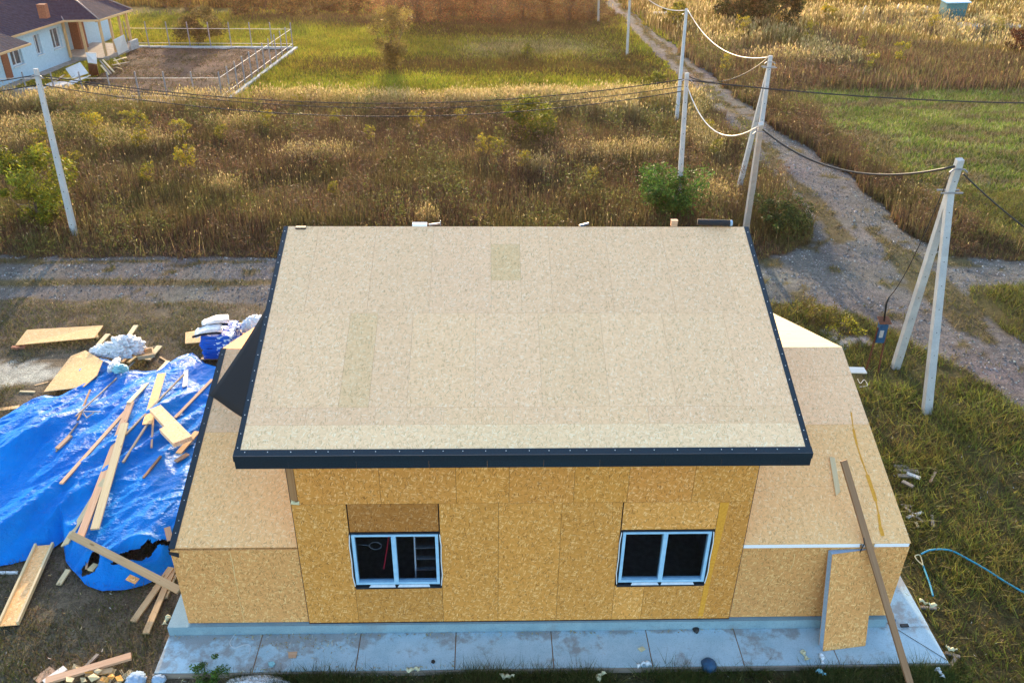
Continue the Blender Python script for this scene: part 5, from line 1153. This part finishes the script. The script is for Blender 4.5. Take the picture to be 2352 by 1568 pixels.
for i, (a, b, mt, lb) in enumerate((((2070, 1160), (2118, 1200), 'timber_grey', 'crossed grey board lying under the other two beside the right wing'), ((2082, 1190), (2118, 1178), 'timber_white', 'pale board of the crossed pieces beside the right wing'), ((2072, 1163), (2092, 1164), 'timber_grey', 'short grey board at the top of the crossed pieces'), ((2140, 1185), (2142, 1212), 'timber_grey', 'small upright grey stick right of the crossed pieces'), ((2148, 1085), (2136, 1108), 'timber_pink', 'small pinkish stick in the grass right of the house'), ((2102, 1200), (2108, 1212), 'timber_pale', 'tiny pale stick below the crossed pieces'), ((2065, 1447), (2082, 1446), 'black', 'black rod lying on the slab right of the house'), ((2012, 1562), (2066, 1540), 'timber_grey', 'grey stick in the grass before the right end of the slab'), ((1312+700, 1545), (1320+700, 1568), 'timber_brown', 'brown stick at the bottom edge before the slab'), ((2112, 1396), (2150, 1398), 'timber_grey', 'grey stick at the slab edge right of the house'), ((2170, 1500), (2204, 1510), 'timber_grey', 'grey stick at the front right corner of the slab'), ((2195, 1510), (2180, 1535), 'timber_grey', 'thick weathered peg at the front right corner of the slab'), ((1985, 1488), (1988, 1489), 'timber', None))):
    if lb: board(a, b, .07, .04, mt, lb, 'stick', cat='stick', lift=.12 if mt == 'black' else 0)
m = MB(); m.tube([P(2030, 1425, -.24), P(2175, 1515, -.24)], .006, 5); tag(m.build('wire', 'cable', smooth=True), 'thin dark wire lying across the right part of the slab', 'wire')
# small things on the slab
def onslab(px, py): return P(px, py, -.25)
q = onslab(1566, 1440); m = MB(); m.box(q.x-.05, q.y-.04, -.25, q.x+.05, q.y+.04, -.12); m.box(q.x-.035, q.y-.025, -.119, q.x+.035, q.y+.025, -.11, (.1, .1, .1)); tag(m.build('concrete_cube', 'cement'), 'small hollow concrete block standing on the slab by the plinth', 'block')
blob('glove', onslab(1598, 1446)+V3((0, 0, .03)), (.07, .11, .05), 'black', 'black work glove lying on the slab near the plinth', 'glove', 15, .3, sub=3)
for i, (px, py, mt, sz_, lb) in enumerate(((995, 1520, 'black', .05, 'black square scrap on the slab left of the middle'), (1920, 1512-45, 'timber_pink', .05, 'small wooden block on the slab left of the leaning panel'), (1700, 1433, 'timber', .045, 'small wooden block on the slab by the plinth under the wing corner'), (770+0, 1505, 'timber_pink', .0, None), (672, 1505, 'timber_pink', .14, 'torn cardboard piece on the left bay of the slab'), (624, 1525, 'aqua', .08, 'pale green crumpled scrap on the left bay of the slab'), (1474, 1491, 'foam_pale', .08, 'pale crumpled foam scrap on the slab in the middle'), (1762, 1437, 'black', .05, 'black triangular felt scrap on the slab right of the middle'), (525, 1436+5, 'foam_pale', .07, 'long pale film scrap on the slab near the left step'), (2050, 1425, 'blue_box', .08, 'flat blue stain like disc on the slab by the house corner'), (2048, 1410+3, 'timber', .07, 'orange brick like scrap by the plinth right of the leaning panel'))):
    if not lb: continue
    if py == 1467: px = 1918
    q = onslab(px, py); m = MB(); k = random.choice((4, 5, 6)); m.prism([q+V3((sz_*math.cos(2*PI*j/k+i)*random.uniform(.7, 1.2), sz_*math.sin(2*PI*j/k+i)*random.uniform(.6, 1.1), .02+random.uniform(0, .02))) for j in range(k)], .018, down=V3((0, 0, -1))); tag(m.build('scrap', mt), lb, 'scrap')
# film scraps and foam crumbs in the front grass
ribs = [((1880, 1505), (1892, 1530), 'long curled pale film strip in the grass right of the middle'), ((1838, 1500), (1858, 1520), 'wide torn pale film in the grass before the slab'), ((1385, 1548), (1372, 1568), 'pale foam strip at the bottom edge'), ((1147, 1552), (1180, 1560), 'crumpled white film at the bottom edge in the middle'), ((935, 1540), (965, 1543), 'folded white film on the slab front edge'), ((1462, 1532), (1495, 1528), 'pale foam strip at the front edge of the slab'), ((1872, 1545), (1895, 1552), 'turquoise white film knot at the bottom right'), ((385, 1420), (382, 1440), 'torn pale foam film below the wing corner'), ((2110, 1360+25), (2150, 1395), 'curled pale film beside the right slab edge'), ((2170, 1488), (2195, 1500), 'curled pale film at the front right slab corner'), ((2155, 1540), (2160, 1560), 'small white bottle like scrap at the bottom right')]
for i, (a, b, lb) in enumerate(ribs):
    zz = -.25 if a[1] < 1530 and a[0] < 1000 else -.30; A = P(*a, zz); Bq = P(*b, zz); n = 14; V = []; 
    w = V3((-(Bq-A).y, (Bq-A).x, 0)).normalized()
    for k in range(n+1):
        t = k/n; c_ = A.lerp(Bq, t)+w*.03*math.sin(t*5+i)+V3((0, 0, .04+.05*abs(math.sin(t*9+i*2)))); ww = .018+.045*math.sin(t*4+i)**2
        V += [c_-w*ww+V3((0, 0, .02*math.sin(t*15))), c_+V3((0, 0, .035)), c_+w*ww]
    F = [[k*3+j, k*3+j+1, k*3+j+4, k*3+j+3] for k in range(n) for j in range(2)]
    o = raw('film_strip', np.array([v[:] for v in V]), F, M['aqua' if 'turq' in lb else ('foam_pale' if i % 5 else 'white_film')], uv=[(0, 0)]*(4*len(F)), smooth=True, loc=tuple(A)); o.modifiers.new('t', 'SOLIDIFY').thickness = .006; tag(o, lb, 'film strip')
# shavings (uncountable) along the slab front and left ground
x = np.concatenate([RNG.uniform(-2.2, 3.5, 500), RNG.uniform(-1.2, 1.0, 220), RNG.normal(-1.2, 1.6, 0), RNG.uniform(-3, 13, 420), RNG.uniform(-9, -3, 320), RNG.uniform(13.3, 15, 60), RNG.uniform(-3, 9, 300)])
y = np.concatenate([RNG.normal(-1.12, .10, 500), RNG.normal(-.35, .2, 220), RNG.uniform(-1.7, -1.1, 420), RNG.uniform(-1.5, 2.5, 320), RNG.uniform(-1.5, 2, 60), RNG.normal(-.17, .04, 300)])
Gs = Grass(); zz = np.where((x > -2.97) & (x < 13.3) & (y > -1.08), -.243, GZ+.06)
Gs.flecks(x, y, zz+.01, RNG.uniform(.012, .045, len(x)), palette([(.62, .48, .22), (.70, .60, .36), (.75, .72, .62), (.45, .28, .12), (.50, .36, .18)], len(x)), 1.2); Gs.build('wood_shavings', 'yellow wood shavings and foam crumbs scattered along the slab', 'shavings')
# brown leaves and crumbs on left ground and litter
x = np.concatenate([RNG.uniform(-16, -3, 260), RNG.uniform(13, 20, 160)]); y = np.concatenate([RNG.uniform(-1, 17, 260), RNG.uniform(-1, 12, 160)]); k = inview(x, y) & clear(x, y) & (np.array([hz(a, b) for a, b in zip(x, y)]) <= GZ+.02)
Gs = Grass(); Gs.flecks(x[k], y[k], np.full(k.sum(), GZ+.08), RNG.uniform(.02, .05, k.sum()), palette([(.8, .8, .8), (.7, .74, .78), (.65, .55, .3), (.6, .5, .4)], k.sum()), 1.0); Gs.build('litter', 'tiny pale paper and foam crumbs scattered over the site ground', 'litter')
# yellow leaves shrub near the meter stand
shrub('shrub', *at(1935, 765), .55, .7, [(.45, .40, .03), (.20, .18, .03), (.14, .10, .03)], 'low yellow leaved weeds between the right wing and the road', 'plant', 900, .03, 22, 8, trunkr=.008)
shrub('shrub', *at(1870, 735), .6, .9, [(.16, .15, .03), (.22, .18, .03), (.14, .09, .03)], 'low olive weeds behind the right wing roof', 'plant', 1300, .03, 22, 8, trunkr=.008)

# ================================================================== light
w = bpy.data.worlds.new('World'); sc.world = w; w.use_nodes = True; nt = w.node_tree
SE, SA = math.radians(13), math.radians(-5)     # elevation; azimuth from +Y (negative = left)
sky = nt.nodes.new('ShaderNodeTexSky'); sky.sky_type = 'NISHITA'; sky.sun_disc = False; sky.sun_elevation = SE; sky.sun_rotation = SA
sky.air_density = 1.0; sky.dust_density = 1.0; sky.ozone_density = 1.0
nt.links.new(sky.outputs[0], nt.nodes['Background'].inputs[0]); nt.nodes['Background'].inputs[1].default_value = .15
sd_ = V3((math.sin(SA)*math.cos(SE), math.cos(SA)*math.cos(SE), math.sin(SE)))
sun = bpy.data.lights.new('sun', 'SUN'); sun.energy = 2.2; sun.angle = math.radians(.5); sun.color = (1.0, .74, .46)
so = bpy.data.objects.new('sun', sun); COL.objects.link(so); so.rotation_euler = sd_.to_track_quat('Z', 'Y').to_euler()
sc.view_settings.view_transform = 'Standard'; sc.view_settings.look = 'None'; sc.view_settings.gamma = 1; sc.view_settings.exposure = 2.2

# evening haze in the air: one even volume over the whole site
bpy.ops.mesh.primitive_cube_add(size=1); hb_ = bpy.context.object; hb_.name = 'haze'; hb_.data.name = 'haze'; hb_.location = (50, 300, 7.5); hb_.scale = (2100, 2000, 18.5); hb_['kind'] = 'stuff'
hm = bpy.data.materials.new('haze'); hm.use_nodes = True; nt = hm.node_tree; nt.nodes.remove(nt.nodes['Principled BSDF'])
pv = nt.nodes.new('ShaderNodeVolumePrincipled'); pv.inputs['Color'].default_value = (1.0, .60, .42, 1); pv.inputs['Density'].default_value = .00023; pv.inputs['Anisotropy'].default_value = .86
nt.links.new(pv.outputs[0], nt.nodes['Material Output'].inputs['Volume']); hb_.data.materials.append(hm)
